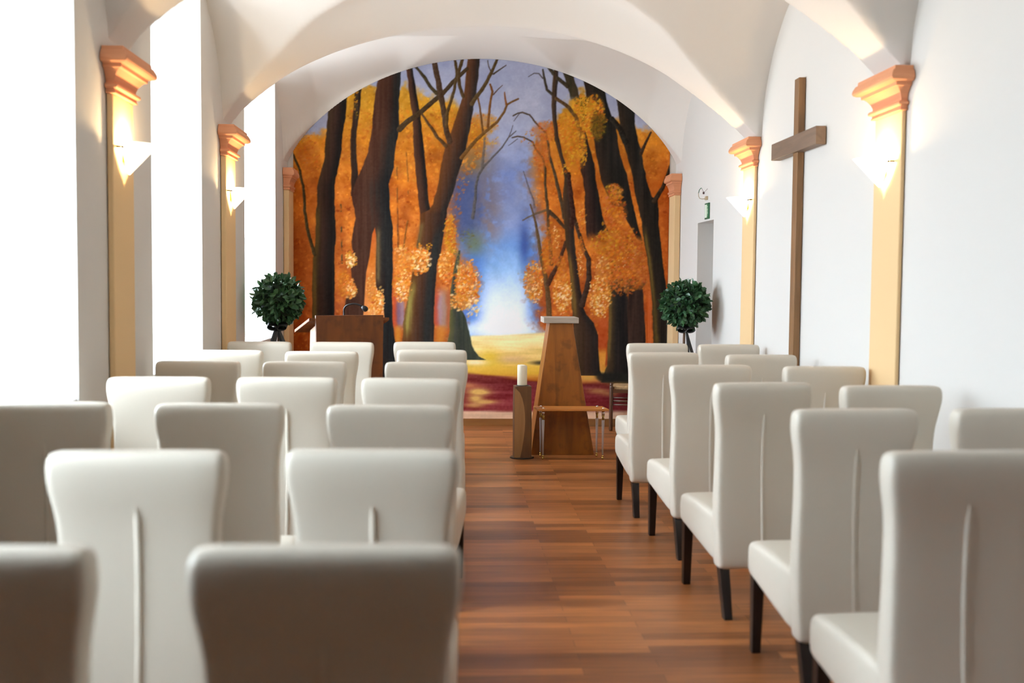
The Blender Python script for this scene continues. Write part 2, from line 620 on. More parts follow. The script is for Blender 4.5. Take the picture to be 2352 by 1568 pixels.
def vnoise(sx, sy, oct=3):
    out = np.zeros((CH_, CW_))
    amp, tot = 1, 0
    for k in range(oct):
        gx, gy = int(CW_ / sx) + 3, int(CH_ / sy) + 3
        g = rng.random((gy, gx))
        fx, fy = (xx - PX0) / sx, (yy - PY0) / sy
        ix, iy = fx.astype(int), fy.astype(int)
        tx, ty = fx - ix, fy - iy
        tx, ty = tx * tx * (3 - 2 * tx), ty * ty * (3 - 2 * ty)
        out += amp * ((g[iy, ix] * (1 - tx) + g[iy, ix + 1] * tx) * (1 - ty) + (g[iy + 1, ix] * (1 - tx) + g[iy + 1, ix + 1] * tx) * ty)
        tot += amp
        amp *= .55
        sx, sy = max(sx / 2, 1.5), max(sy / 2, 1.5)
    return out / tot


NA, NB, NC = vnoise(60, 60, 4), vnoise(14, 14, 3), vnoise(30, 30, 4)
NV = vnoise(5, 110, 3)       # vertical streaks
NH = vnoise(90, 9, 3)        # horizontal streaks
NF = vnoise(4, 4, 2)
cv = np.zeros((CH_, CW_, 3))


def C3(*c):
    return np.array(c, float)


def ramp(v, stops):
    p = [s[0] for s in stops]
    return np.stack([np.interp(v, p, [s[1][k] for s in stops]) for k in range(3)], -1)


def mixin(col, m):
    global cv
    cv = cv * (1 - m[..., None]) + col * m[..., None]


def sstep(a, b, v):
    t = np.clip((v - a) / (b - a), 0, 1)
    return t * t * (3 - 2 * t)


# sky and the misty avenue
cxv = np.interp(yy, [118, 330, 560, 770], [1185, 1185, 1160, 1160])
avenue = ramp(yy, [(118, (158, 164, 196)), (260, (170, 174, 200)), (330, (160, 168, 204)), (400, (128, 145, 200)), (470, (140, 152, 196)), (520, (142, 160, 212)),
                   (560, (128, 168, 232)), (620, (150, 192, 244)), (680, (190, 216, 250)), (730, (220, 236, 252)), (770, (176, 206, 244))])
cv[:] = avenue
cv += ((NC - .5) * 34)[..., None] * np.array([1, .9, .6])
edge = np.abs(xx - cxv)
mixin(C3(84, 136, 230), .95 * sstep(28, 75, edge) * sstep(545, 600, yy) * (1 - sstep(730, 760, yy)))
mixin(C3(244, 248, 252), .8 * (1 - sstep(20, 85, edge + 30 * (NC - .5))) * sstep(600, 735, yy))
mixin(C3(246, 249, 250), .9 * np.exp(-((xx - 1150) / 70) ** 2 - ((yy - 752) / 16) ** 2))
# foliage masses of the background
lim_l = np.interp(yy, [118, 200, 330, 420, 480, 560, 640, 770], [1010, 1030, 1130, 1075, 1050, 1060, 1085, 1040])
lim_r = np.interp(yy, [118, 200, 265, 310, 400, 480, 560, 640, 770], [1345, 1320, 1262, 1235, 1215, 1235, 1243, 1212, 1245])
fol = np.maximum(sstep(24, -24, xx - lim_l + 46 * (NB - .5) + 30 * (NA - .5)), sstep(-24, 24, xx - lim_r + 46 * (NB - .5)))
toplim = np.interp(xx, [630, 700, 752, 800, 850, 900, 930, 990, 1040, 1080, 1120, 1170, 1230, 1262, 1300, 1340, 1400, 1430, 1465, 1560],
                   [330, 312, 300, 200, 195, 235, 192, 225, 225, 285, 272, 330, 320, 285, 235, 205, 290, 265, 295, 300])
fol *= sstep(-12, 14, yy - toplim + 34 * (NB - .5))
fcol = ramp(yy, [(150, (196, 146, 40)), (260, (200, 138, 38)), (330, (196, 118, 34)), (430, (192, 102, 30)), (560, (196, 106, 38)), (680, (190, 98, 42)), (770, (176, 80, 32)), (985, (150, 60, 30))])
FV = ((NC - .5) * 80 + (NA - .5) * 60)[..., None] * np.array([1, .78, .25])
mixin(fcol + FV + ((NB - .5) * 30)[..., None], fol)
# darker rust towards the two outer edges
mixin(C3(150, 66, 16) + ((NC - .5) * 50)[..., None], .72 * sstep(740, 690, xx) * sstep(400, 620, yy))
mixin(C3(166, 72, 20) + ((NC - .5) * 60)[..., None], .75 * sstep(1500, 1540, xx) * sstep(290, 420, yy))
# blue and violet haze on both sides of the avenue
hz = np.exp(-((xx - 1076) / 40) ** 2 - ((yy - 470) / 92) ** 2)
mixin(C3(70, 84, 130), np.clip(1.6 * hz * (.35 + NC), 0, .95))
mixin(C3(118, 108, 118), .8 * np.exp(-((xx - 1122) / 34) ** 2 - ((yy - 455) / 95) ** 2) * sstep(.25, .55, NB))
mixin(C3(150, 118, 100), .45 * np.exp(-((xx - 1122) / 26) ** 2 - ((yy - 520) / 50) ** 2) * sstep(.45, .6, NC))
mixin(C3(112, 118, 60), .6 * np.exp(-((xx - 1090) / 22) ** 2 - ((yy - 560) / 28) ** 2))
mixin(C3(132, 104, 52), .6 * np.exp(-((xx - 1085) / 40) ** 2 - ((yy - 372) / 30) ** 2))
mixin(C3(60, 86, 160), np.clip(.9 * np.exp(-((xx - 1205) / 13) ** 2 - ((yy - 560) / 52) ** 2), 0, 1))
mixin(C3(92, 92, 116), .7 * np.exp(-((xx - 1226) / 20) ** 2 - ((yy - 520) / 66) ** 2) * sstep(.3, .6, NB))
mixin(C3(128, 122, 130), .6 * np.exp(-((xx - 1212) / 26) ** 2 - ((yy - 395) / 55) ** 2) * sstep(.3, .6, NB))


def dab(x, y, a, b2, ang, col, al):
    R_ = int(max(a, b2) * 1.8) + 2
    x0, x1 = max(int(x - PX0) - R_, 0), min(int(x - PX0) + R_, CW_)
    y0, y1 = max(int(y - PY0) - R_, 0), min(int(y - PY0) + R_, CH_)
    if x1 <= x0 or y1 <= y0:
        return
    dx, dy = xx[y0:y1, x0:x1] - x, yy[y0:y1, x0:x1] - y
    ca, sa = math.cos(ang), math.sin(ang)
    d = ((dx * ca + dy * sa) / a) ** 2 + ((-dx * sa + dy * ca) / b2) ** 2
    m = (al * np.clip(1.6 - 1.2 * d, 0, 1))[..., None]
    cv[y0:y1, x0:x1] = cv[y0:y1, x0:x1] * (1 - m) + np.asarray(col) * m


def clump(cx, cy, rx, ry, n, pal, size=(2, 4.5), al=.8, asp=.6):
    if n > 60:
        blob = np.clip(1.7 - 1.5 * (((xx - cx) / rx) ** 2 + ((yy - cy) / ry) ** 2) + 1.3 * (NB - .5), 0, 1)
        mixin(np.array(pal, float).mean(0) * .88 + ((NB - .5) * 50)[..., None] * np.array([1, .8, .4]), .62 * blob)
    for _ in range(n):
        r_, a_ = math.sqrt(rng.random()), rng.random() * 2 * PI
        f = .8 + .35 * rng.random()
        s = size[0] + (size[1] - size[0]) * rng.random()
        c_ = np.array(pal[int(rng.random() * len(pal))]) + rng.normal(0, 7, 3)
        dab(cx + rx * f * r_ * math.cos(a_), cy + ry * f * r_ * math.sin(a_), s, s * asp, rng.normal(-.5, .6), c_, al * (.6 + .4 * rng.random()))


OR = [(214, 126, 32), (205, 108, 30), (224, 140, 46), (190, 92, 28)]
YE_ = [(214, 156, 36), (202, 138, 30), (222, 166, 52), (196, 120, 26)]
PE = [(240, 160, 66), (246, 186, 112), (232, 140, 48), (250, 208, 150), (224, 122, 40)]
WH = [(246, 214, 160), (244, 194, 122), (250, 226, 190), (240, 176, 92)]
RU = [(196, 100, 34), (176, 82, 26), (210, 124, 48), (200, 112, 60)]
DG = [(72, 62, 20), (96, 78, 24), (60, 50, 18)]

# soft brush dabs all over the foliage
def tint(x, y):
    if y < 250:
        return [(206, 152, 40), (196, 140, 34), (186, 124, 30), (214, 160, 52)]
    if y < 420:
        return [(202, 128, 36), (206, 116, 34), (184, 96, 26), (214, 140, 44)]
    return [(204, 112, 36), (188, 92, 28), (214, 128, 48), (172, 78, 24)]


for _ in range(13000):
    x, y = PX0 + rng.random() * CW_, PY0 + rng.random() * 690
    if fol[int(y - PY0), int(x - PX0)] > .6:
        base = cv[int(y - PY0), int(x - PX0)]
        pal = tint(x, y)
        p = np.array(pal[int(rng.random() * 4)], float)
        q = .75 if 740 < x < 1500 else .35
        s = 2 + 4 * rng.random() ** 2
        dab(x, y, s, s * .62, rng.normal(0, 1), base * (1 - q) + (p + FV[int(y - PY0), int(x - PX0)]) * q + rng.normal(0, 17) * np.array([1, .8, .35]), .6)

# ground
gm = sstep(-3, 3, yy - np.interp(xx, [630, 1010, 1062, 1085, 1150, 1255, 1345, 1375, 1590], [880, 850, 780, 771, 770, 763, 790, 862, 880]))
gc = ramp(yy, [(763, (250, 228, 166)), (800, (250, 216, 140)), (826, (248, 206, 116)), (846, (248, 204, 88)), (858, (232, 172, 62)), (870, (206, 128, 56))])
mixin(gc + ((NH - .5) * 62)[..., None] * np.array([.7, .8, 1.2]), gm)
mixin(C3(240, 196, 46), .9 * np.exp(-((xx - 1128 - (yy - 825) * .2) / 24) ** 2 - ((yy - 826) / 20) ** 2))
mixin(C3(240, 190, 70), .7 * sstep(836, 846, yy) * (1 - sstep(856, 866, yy)))
mixin(C3(222, 178, 140), .6 * np.exp(-((xx - 1175) / 40) ** 2 - ((yy - 826) / 9) ** 2))
mixin(C3(250, 234, 190), .9 * np.exp(-((xx - 1092) / 30) ** 2 - ((yy - 832) / 7) ** 2))
red_t = np.interp(xx, [1060, 1130, 1190, 1240, 1320, 1400, 1460, 1590], [856, 861, 869, 873, 879, 877, 888, 892])
rc = ramp(yy, [(855, (126, 54, 44)), (880, (122, 46, 48)), (915, (134, 46, 52)), (945, (150, 60, 62))])
mixin(rc + ((NH - .5) * 66)[..., None] + ((NF - .5) * 12)[..., None], sstep(-4, 5, yy - red_t + 8 * (NH - .5)))
for cx_, cy_, sx_, sy_, a_ in ((1100, 900, 24, 8, .95), (1092, 915, 18, 9, .9), (1112, 922, 26, 5, .8), (1088, 932, 22, 5, .6), (1372, 898, 26, 6, .5), (1400, 905, 20, 5, .4), (1070, 884, 16, 6, .3)):
    mixin(C3(240, 196, 110), a_ * np.clip(1.25 * np.exp(-((xx - cx_) / sx_) ** 2 - ((yy - cy_) / sy_) ** 2) * (.5 + NH), 0, 1))
mixin(C3(222, 136, 88), .6 * np.exp(-((xx - 1075) / 30) ** 2 - ((yy - 886) / 6) ** 2))
mixin(C3(236, 196, 164) + ((NH - .5) * 30)[..., None], sstep(940, 948, yy + 8 * (NH - .5)))
mixin(C3(70, 62, 44), .95 * np.clip(1.5 * np.exp(-((xx - 1250) / 34) ** 2 - ((yy - 833) / 6) ** 2) - .3, 0, 1))

BK, BR, RB, OL = (24, 21, 20), (66, 42, 30), (84, 48, 32), (118, 98, 46)


def trunk(L, R_, cols, soft=1.6, olive=None, fade=None):
    """L, R_: (y, x) along the two outlines; cols: left, middle, right colour"""
    ly, lx = zip(*L)
    ry, rx = zip(*R_)
    wob = 3.2 * (NB - .5)
    xl = np.interp(yy, ly, lx) + wob
    xr = np.interp(yy, ry, rx) + wob
    m = sstep(-soft, soft, xx - xl) * sstep(-soft, soft, xr - xx)
    y0, y1 = max(ly[0], ry[0]), min(ly[-1], ry[-1])
    y0, y1 = min(ly[0], ry[0]), max(ly[-1], ry[-1])
    m *= (yy >= y0) * (yy <= y1)
    if fade:
        m *= 1 - sstep(fade[0], fade[1], yy + 30 * (NB - .5))
    t_ = np.clip((xx - xl) / np.maximum(xr - xl, 1), 0, 1)
    c_ = ramp(np.clip(t_ + .5 * (NV - .5), 0, 1), [(0, cols[0]), (.45, cols[1]), (.85, cols[2]), (1, cols[2])])
    c_ = c_ * 1.04 + ((NV - .5) * 40)[..., None] * np.array([1, .75, .6])
    if olive:
        w_ = np.exp(-((t_ - olive[2]) / olive[3]) ** 2) * sstep(olive[0] - 25, olive[0] + 25, yy) * (1 - sstep(olive[1] - 25, olive[1] + 25, yy))
        w_ = np.clip(w_ * (.45 + NV), 0, 1)
        c_ = c_ * (1 - w_[..., None]) + np.array(olive[4] if len(olive) > 4 else OL) * w_[..., None]
    mixin(c_, m)


def stroke(pts, w0, w1, col, al=1.0, rough=1.0, brk=0.0):
    P = np.array(pts, float)
    seg = np.sqrt(((P[1:] - P[:-1]) ** 2).sum(1))
    tot = seg.sum()
    acc = 0
    best = np.full((CH_, CW_), 9.0)
    x0, x1 = int(P[:, 0].min() - 14 - PX0), int(P[:, 0].max() + 14 - PX0)
    y0, y1 = int(P[:, 1].min() - 14 - PY0), int(P[:, 1].max() + 14 - PY0)
    x0, y0, x1, y1 = max(x0, 0), max(y0, 0), min(x1, CW_), min(y1, CH_)
    X_, Y_ = xx[y0:y1, x0:x1], yy[y0:y1, x0:x1]
    nb = (NB[y0:y1, x0:x1] - .5) * 3 * rough
    m = np.zeros_like(X_)
    sh = np.zeros_like(X_)
    for k in range(len(P) - 1):
        d = P[k + 1] - P[k]
        q = np.clip(((X_ - P[k, 0]) * d[0] + (Y_ - P[k, 1]) * d[1]) / max(d @ d, 1e-6), 0, 1)
        ex, ey = X_ - P[k, 0] - q * d[0], Y_ - P[k, 1] - q * d[1]
        w_ = w0 + (w1 - w0) * (acc + q * seg[k]) / tot
        dist = np.sqrt((ex + nb) ** 2 + ey ** 2) - w_ / 2
        mm = np.clip(.5 - dist / 1.6, 0, 1)
        sh = np.where(mm > m, ex / np.maximum(w_, 1), sh)
        m = np.maximum(m, mm)
        acc += seg[k]
    if brk:
        m = m * sstep(brk - .08, brk + .08, NB[y0:y1, x0:x1])
    m = (m * al)[..., None]
    c_ = np.array(col)[None, None] - (sh * 26)[..., None] + ((NF[y0:y1, x0:x1] - .5) * 22)[..., None]
    cv[y0:y1, x0:x1] = cv[y0:y1, x0:x1] * (1 - m) + c_ * m


# faint distant stems
stroke([(783, 470), (784, 520), (786, 604)], 4, 4, (70, 58, 34), .8, brk=.5)
stroke([(912, 385), (913, 470), (914, 575)], 3, 3, (110, 66, 28), .8, brk=.45)
stroke([(933, 344), (937, 400), (938, 445)], 3, 3, (120, 74, 28), .7, brk=.5)
stroke([(936, 508), (931, 540), (927, 570)], 4, 4, (120, 74, 30), .8)
stroke([(913, 480), (915, 575)], 4, 5, (116, 62, 30), .6)
# streaked undergrowth at the foot of the left trees
for cx_, w_, c_ in ((906, 7, (196, 74, 40)), (916, 6, (122, 96, 128)), (924, 6, (150, 130, 150)), (1003, 7, (186, 70, 52)), (1012, 7, (168, 138, 156)), (1022, 9, (160, 140, 136)), (1030, 7, (170, 96, 60))):
    mixin(C3(*c_), .85 * np.exp(-((xx - cx_ - 6 * (NB - .5)) / w_) ** 2) * sstep(650, 690, yy) * (1 - sstep(740, 765, yy)))
mixin(C3(206, 132, 44), .9 * np.exp(-((xx - 914) / 10) ** 2) * sstep(742, 756, yy))
mixin(C3(206, 128, 48), .9 * np.exp(-((xx - 1012) / 16) ** 2) * sstep(742, 756, yy) * (1 - sstep(800, 830, yy)))

# right hand trees behind
GRY = (78, 78, 84)
stroke([(1185, 301), (1169, 315), (1156, 335), (1131, 362), (1113, 380), (1100, 400), (1093, 427), (1091, 465), (1086, 500)], 2.5, 8, (84, 78, 76), .9)
stroke([(1178, 288), (1169, 314)], 1.2, 2, (84, 74, 70))
stroke([(1113, 304), (1113, 335), (1109, 360), (1108, 385)], 5, 7, (92, 86, 84), .75)
stroke([(1202, 393), (1212, 425), (1225, 458), (1228, 475)], 2, 5, (98, 88, 88), .8)
stroke([(1218, 470), (1227, 499), (1236, 544), (1243, 595), (1252, 633), (1258, 671), (1262, 730)], 4, 13, (98, 72, 44), .95)
stroke([(1256, 482), (1232, 490), (1214, 498), (1200, 506)], 6, 3, (96, 78, 56), .8)
stroke([(1178, 266), (1189, 260), (1200, 258), (1216, 264), (1232, 284), (1254, 306), (1258, 326), (1263, 362), (1270, 382), (1279, 420), (1290, 465), (1296, 500)], 3, 9, (74, 58, 40))
stroke([(1192, 262), (1180, 278)], 2, 1.2, (74, 64, 56))
stroke([(1176, 316), (1189, 313), (1203, 315), (1223, 326), (1232, 344), (1247, 362), (1252, 387), (1252, 420), (1256, 460), (1259, 490), (1259, 520), (1264, 560), (1266, 606)], 3, 9, (76, 58, 38))
stroke([(1189, 319), (1178, 327), (1168, 334)], 2, 1.2, (80, 74, 76))
stroke([(1262, 486), (1280, 503), (1296, 522)], 10, 7, (70, 50, 34))
stroke([(1299, 556), (1290, 585), (1281, 608), (1266, 635), (1259, 652)], 7, 11, (76, 46, 32))

# yellow haze of leaves above right
clump(1335, 300, 24, 80, 200, YE_ + OR, (2, 5), .7)
clump(1300, 330, 22, 60, 120, YE_ + OR, (2, 5), .6)
clump(1255, 300, 34, 24, 90, RU, (2, 4), .6)
clump(1228, 318, 30, 18, 50, RU + YE_, (1.5, 3), .6)
clump(1245, 350, 20, 40, 70, RU, (2, 4), .5)
clump(1110, 285, 36, 26, 90, YE_ + OR, (1.5, 3.5), .6)
clump(1090, 300, 20, 36, 70, YE_ + OR, (1.5, 3.5), .6)
clump(1110, 325, 34, 16, 40, YE_, (2, 4), .5)

# left trees
T1L = [(215, 758), (255, 754), (286, 751), (331, 747), (364, 745), (418, 731.5), (433, 728), (458, 729), (486, 726), (559, 724), (590, 720), (648, 717), (724, 717), (985, 717)]
T1R = [(215, 799), (223, 797), (268, 794), (308, 787), (346, 784), (396, 775), (425, 768), (478, 769), (544, 771.7), (582, 768), (626, 769), (722, 767), (985, 768)]
trunk(T1L, T1R, ((62, 44, 30), (54, 36, 30), BK), olive=(480, 760, .1, .12, (96, 74, 36)))
trunk([(195, 817), (209, 815), (246, 813), (297, 807), (320, 805), (353, 805), (398, 807), (450, 806)],
      [(195, 831), (241, 827), (282, 822), (320, 818.5), (353, 818.5), (405, 823), (450, 830)], ((60, 38, 26), (44, 32, 26), (40, 30, 26)))
trunk([(150, 874), (177, 871), (197, 865), (230, 860), (268, 856.5), (308, 853), (349, 845), (380, 834), (407, 822), (442, 806), (474, 812), (501, 817), (524, 812), (555, 807), (580, 810), (617, 806), (660, 812), (684, 796), (715, 787), (985, 784)],
      [(150, 921), (188, 920), (219, 917), (255, 916), (295, 917), (335, 909), (382, 904.6), (422, 893.5), (456, 894.6), (478, 896), (521, 902), (626, 902), (686, 900), (738, 902), (782, 908), (860, 913), (985, 920)],
      ((72, 42, 30), (66, 40, 30), (30, 30, 30)))
# orange gap between its two legs
gl = np.interp(yy, [522, 537, 590, 626, 662, 706, 740], [861, 855, 848.7, 841, 838.6, 836, 833])
gr = np.interp(yy, [522, 540, 559, 608, 655, 700, 740], [861, 864, 865, 863, 863, 880, 884])
gapm = sstep(-1.5, 1.5, xx - gl) * sstep(-1.5, 1.5, gr - xx) * (yy > 520) * (yy < 740)
mixin(ramp(yy, [(520, (188, 84, 30)), (600, (212, 120, 46)), (700, (226, 140, 74))]) + ((NB - .5) * 44)[..., None], gapm)
mixin(C3(118, 100, 62), .75 * np.exp(-((xx - 869 - 4 * (NB - .5)) / 5) ** 2) * sstep(515, 540, yy) * (1 - sstep(635, 660, yy)))
trunk([(140, 931), (159, 933), (184, 937), (230, 941.5), (264, 948), (320, 949), (364, 951.5), (409, 956), (438, 959), (478, 964), (500, 966)],
      [(140, 946), (156, 947.5), (204, 955), (230, 960), (268, 966), (320, 971.6), (364, 976), (420, 981.6), (460, 985), (478, 988), (500, 996)], ((78, 46, 32), (62, 40, 30), BK))
trunk([(120, 1075), (136, 1074), (175, 1070), (219, 1065), (242, 1056), (268, 1047.5), (304, 1036), (337, 1023), (375, 1014), (420, 1007), (469, 994), (482, 985), (492, 965), (526, 964), (570, 956), (635, 945), (682, 936), (738, 927), (782, 925), (985, 920)],
      [(120, 1103), (136, 1102), (175, 1099), (215, 1094), (246, 1087.6), (291, 1080), (342, 1070), (387, 1056), (427, 1045), (460, 1034), (483, 1027), (526, 1021), (582, 1012), (608, 1003), (640, 1002), (682, 998), (782, 996), (985, 1002)],
      ((92, 54, 26), (72, 44, 30), (40, 34, 32)), olive=(650, 765, .14, .13, (150, 134, 66)))
mixin(C3(40, 44, 44), .7 * np.exp(-((xx - np.interp(yy, [480, 600, 780], [1018, 992, 978])) / 10) ** 2) * sstep(500, 560, yy) * (1 - sstep(960, 985, yy)))
mixin(C3(112, 94, 56), .7 * np.exp(-((xx - np.interp(yy, [510, 570], [970, 960])) / 6) ** 2) * sstep(505, 520, yy) * (1 - sstep(565, 580, yy)))
stroke([(917, 297), (935, 280), (958, 264), (980, 246), (998, 230), (1016, 215), (1030, 200), (1045, 184), (1072, 158)], 13, 8, (64, 48, 30))
stroke([(954, 153), (965, 164), (976, 179), (987, 197), (1003, 214)], 6, 9, (60, 50, 30))
stroke([(997, 140), (1002, 165), (1007, 186), (1012, 219), (1021, 264), (1025, 300), (1033, 325)], 13, 13, (70, 50, 36))
stroke([(1045, 137), (1050, 170), (1044, 204), (1036, 233), (1027, 258), (1026, 290)], 7, 7, (78, 58, 32))
stroke([(1062, 137), (1052, 170), (1056, 197), (1064, 222)], 7, 8, (76, 56, 32))
stroke([(969, 262), (978, 276), (989, 291), (1005, 315), (1024, 335)], 5, 9, (84, 58, 34))
stroke([(1142, 136), (1132, 159), (1120, 184), (1104, 210), (1093, 224), (1084, 238)], 6, 10, (82, 62, 34))
stroke([(1120, 139), (1122, 152), (1128, 165)], 2, 2.5, (70, 56, 40), rough=.4)
stroke([(1162, 150), (1149, 159), (1133, 170)], 2, 4, (66, 52, 36), rough=.4)
stroke([(1098, 226), (1102, 246), (1106, 275), (1109, 306)], 4, 5, (104, 70, 36), rough=.5)
stroke([(1126, 194), (1131, 210), (1127, 230), (1124, 255), (1120, 292)], 5, 6, (112, 70, 32), rough=.5)
stroke([(1154, 196), (1144, 205), (1133, 217)], 1.5, 3, (84, 60, 40), rough=.4)
stroke([(1190, 227), (1175, 234), (1165, 240), (1158, 257), (1142, 280), (1113, 304), (1093, 322), (1078, 340), (1060, 362)], 4, 9, (106, 72, 34), rough=.6)
stroke([(1159, 212), (1160, 226), (1163, 240)], 2.5, 5, (124, 74, 30), rough=.5)
stroke([(673, 355), (682, 375), (689, 393), (696, 427), (699, 460), (700, 483), (705, 521), (714, 555), (723, 584)], 5, 8, (70, 58, 34))
# small dark tree by the path
trunk([(575, 1053), (613, 1043), (660, 1036), (715, 1034), (760, 1033), (800, 1024), (826, 1012)],
      [(575, 1057), (595, 1056), (644, 1047), (693, 1050), (729, 1070), (758, 1077), (791, 1084), (806, 1090), (818, 1100), (826, 1116)], ((96, 92, 54), (58, 60, 54), (66, 70, 58)))

# right trees
trunk([(140, 1274), (152, 1273), (186, 1268.6), (219, 1267), (255, 1267.5), (282, 1270), (320, 1274), (349, 1282), (378, 1290), (409, 1296), (470, 1292), (515, 1296), (560, 1300), (604, 1306), (650, 1311), (700, 1313), (738, 1316), (800, 1318), (862, 1312)],
      [(140, 1284), (153, 1282), (186, 1281), (230, 1277.5), (275, 1279), (315, 1283), (360, 1294), (382, 1301), (412, 1309), (470, 1314), (515, 1318), (560, 1320), (604, 1326), (650, 1332), (700, 1339), (722, 1347), (742, 1364), (770, 1374), (800, 1377), (845, 1379), (862, 1386)],
      ((76, 56, 36), (62, 44, 34), (38, 32, 30)), olive=(590, 720, .2, .22, (120, 92, 44)))
clump(1297, 390, 7, 14, 26, YE_ + OR, (1.5, 3), .8)
trunk([(140, 1283), (156, 1289), (186, 1300), (215, 1307.6), (240, 1313)], [(140, 1306), (163, 1313), (190, 1322), (213, 1329), (240, 1334)], ((58, 50, 32), (50, 44, 30), (44, 38, 26)), fade=(214, 236))
trunk([(300, 1330), (389, 1333), (411, 1339), (442, 1343), (478, 1343), (537, 1347), (560, 1352)], [(300, 1344), (331, 1352), (375, 1365), (415, 1369), (478, 1380), (510, 1388), (533, 1398), (560, 1402)], ((56, 34, 26), (44, 30, 26), BK), fade=(532, 560))
trunk([(150, 1320), (171, 1331), (188, 1341), (219, 1347), (331, 1366), (371, 1372.5), (404, 1379), (431, 1388), (470, 1404), (477, 1431), (499, 1435), (528, 1453), (555, 1466)],
      [(150, 1360), (171, 1374), (200, 1388), (230, 1392.6), (271, 1406), (286, 1415), (326, 1419), (360, 1426), (402, 1439.5), (442, 1448), (478, 1456), (515, 1464), (548, 1475), (555, 1477)], ((48, 34, 26), (33, 29, 25), (28, 26, 24)), fade=(535, 560))
trunk([(200, 1408), (218, 1414), (246, 1419), (297, 1425), (331, 1433), (364, 1442), (404, 1453), (442, 1458), (478, 1467), (503, 1473), (537, 1476), (577, 1484), (626, 1491), (693, 1497.5), (782, 1500), (985, 1500)],
      [(200, 1430), (218, 1432), (259, 1458), (286, 1458), (324, 1466), (353, 1475), (375, 1477), (416, 1486), (452, 1497), (460, 1511), (478, 1512), (515, 1512), (566, 1519), (622, 1525), (682, 1533), (738, 1542), (782, 1547), (985, 1560)],
      ((46, 36, 28), (34, 29, 25), (30, 28, 26)), olive=(530, 800, .14, .12, (104, 84, 42)))
stroke([(1406, 273), (1416, 285), (1426, 300), (1437, 326)], 12, 14, (36, 32, 27))
stroke([(1495, 304), (1484, 326), (1472, 353)], 4, 8, (58, 42, 30), rough=.5)
stroke([(1543, 371), (1533, 402), (1522, 431), (1503, 462)], 5, 11, (54, 42, 30), rough=.5)
stroke([(1247, 160), (1252, 188), (1256, 206), (1268, 216)], 4, 7, (62, 54, 42), rough=.5)
stroke([(1214, 176), (1227, 168), (1238, 169), (1247, 180)], 1.5, 3, (70, 62, 56), rough=.4)
stroke([(1256, 147), (1271, 169)], 7, 9, (62, 54, 40))
stroke([(1281, 179), (1303, 198)], 8, 10, (60, 52, 38))
stroke([(1278, 226), (1292, 236), (1306, 247), (1321, 266), (1327, 280), (1334, 310), (1342, 330)], 8, 11, (84, 60, 34))
stroke([(1317, 492), (1328, 530), (1339, 566), (1352, 595), (1353, 640), (1345, 672), (1337, 700)], 8, 13, (62, 44, 34))
stroke([(1306, 400), (1310, 440), (1316, 492), (1312, 520)], 10, 13, (58, 34, 26))
trunk([(655, 1397), (700, 1399), (760, 1397), (840, 1394), (878, 1380)], [(655, 1442), (760, 1443), (840, 1446), (878, 1452)], ((80, 62, 40), (36, 32, 30), (34, 28, 27)), olive=(660, 820, .06, .1, (112, 88, 46)))
trunk([(655, 1446), (700, 1441), (760, 1442), (840, 1443), (885, 1440)], [(655, 1476), (760, 1482), (840, 1486), (892, 1500)], ((52, 36, 30), (56, 40, 34), (44, 32, 28)))
mixin(C3(196, 88, 34) + ((NV - .5) * 60)[..., None], .9 * np.exp(-((xx - 1490 - 4 * (NB - .5)) / 6) ** 4) * sstep(650, 700, yy))
# flame shaped gap between the two lower trunks
fl_ = np.interp(yy, [700, 760, 800, 850, 864], [1376, 1374, 1374, 1378, 1384])
fr_ = np.interp(yy, [700, 760, 800, 850, 864], [1396, 1395, 1393, 1389, 1386])
mixin(ramp(yy, [(700, (190, 88, 36)), (795, (178, 72, 30)), (812, (226, 146, 52)), (850, (230, 160, 70)), (864, (232, 196, 130))]) + ((NB - .5) * 36)[..., None],
      sstep(-1.5, 1.5, xx - fl_) * sstep(-1.5, 1.5, fr_ - xx) * (yy > 690) * (yy < 862))
mixin(C3(38, 36, 32), .95 * sstep(852, 860, yy) * (1 - sstep(-4, 5, yy - np.interp(xx, [1365, 1385, 1440, 1520], [868, 878, 884, 894]) + 6 * (NB - .5))) * sstep(1362, 1376, xx + 10 * (NB - .5)) * (1 - sstep(1500, 1530, xx)))
mixin(C3(226, 176, 84), .85 * np.exp(-((xx - 1350) / 17) ** 2 - ((yy - 869) / 5) ** 2))
mixin(C3(176, 128, 68), .7 * np.exp(-((xx - 1420) / 28) ** 2 - ((yy - 882) / 5) ** 2))

# leaf clusters in front
clump(1366, 270, 26, 50, 250, OR + YE_, (2, 5), .85)
clump(1375, 290, 20, 34, 70, DG, (1.2, 2.4), .6)
clump(1345, 245, 18, 26, 90, YE_, (2, 4), .8)
clump(1335, 232, 18, 12, 40, DG + YE_, (1.5, 3), .7)
clump(1340, 262, 6, 30, 30, DG, (1.2, 2.2), .7)
clump(1322, 330, 24, 70, 170, YE_ + OR, (2, 5), .7)
clump(1340, 345, 10, 42, 60, YE_, (2, 4), .8)
clump(1410, 440, 22, 20, 80, RU + YE_, (2, 4.5), .75)
clump(1412, 492, 28, 46, 220, RU + OR, (2, 5), .85)
clump(1400, 560, 40, 34, 190, RU + YE_, (2, 5), .8)
clump(1440, 560, 26, 40, 120, RU + OR, (2, 5), .75)
clump(1455, 570, 22, 30, 50, DG + RU, (1.5, 3), .6)
clump(1428, 610, 52, 46, 330, RU + OR, (2, 5), .85)
clump(1440, 654, 50, 15, 150, RU + [(120, 74, 34), (96, 66, 36)], (2, 5), .8)
clump(1420, 672, 30, 8, 40, RU, (2, 4), .6)
clump(1450, 600, 34, 34, 40, WH + PE, (1.2, 2.6), .6)
clump(1400, 630, 30, 30, 60, DG + RU, (1.5, 3.5), .45)
clump(1470, 610, 14, 50, 70, RU, (2, 4.5), .7)
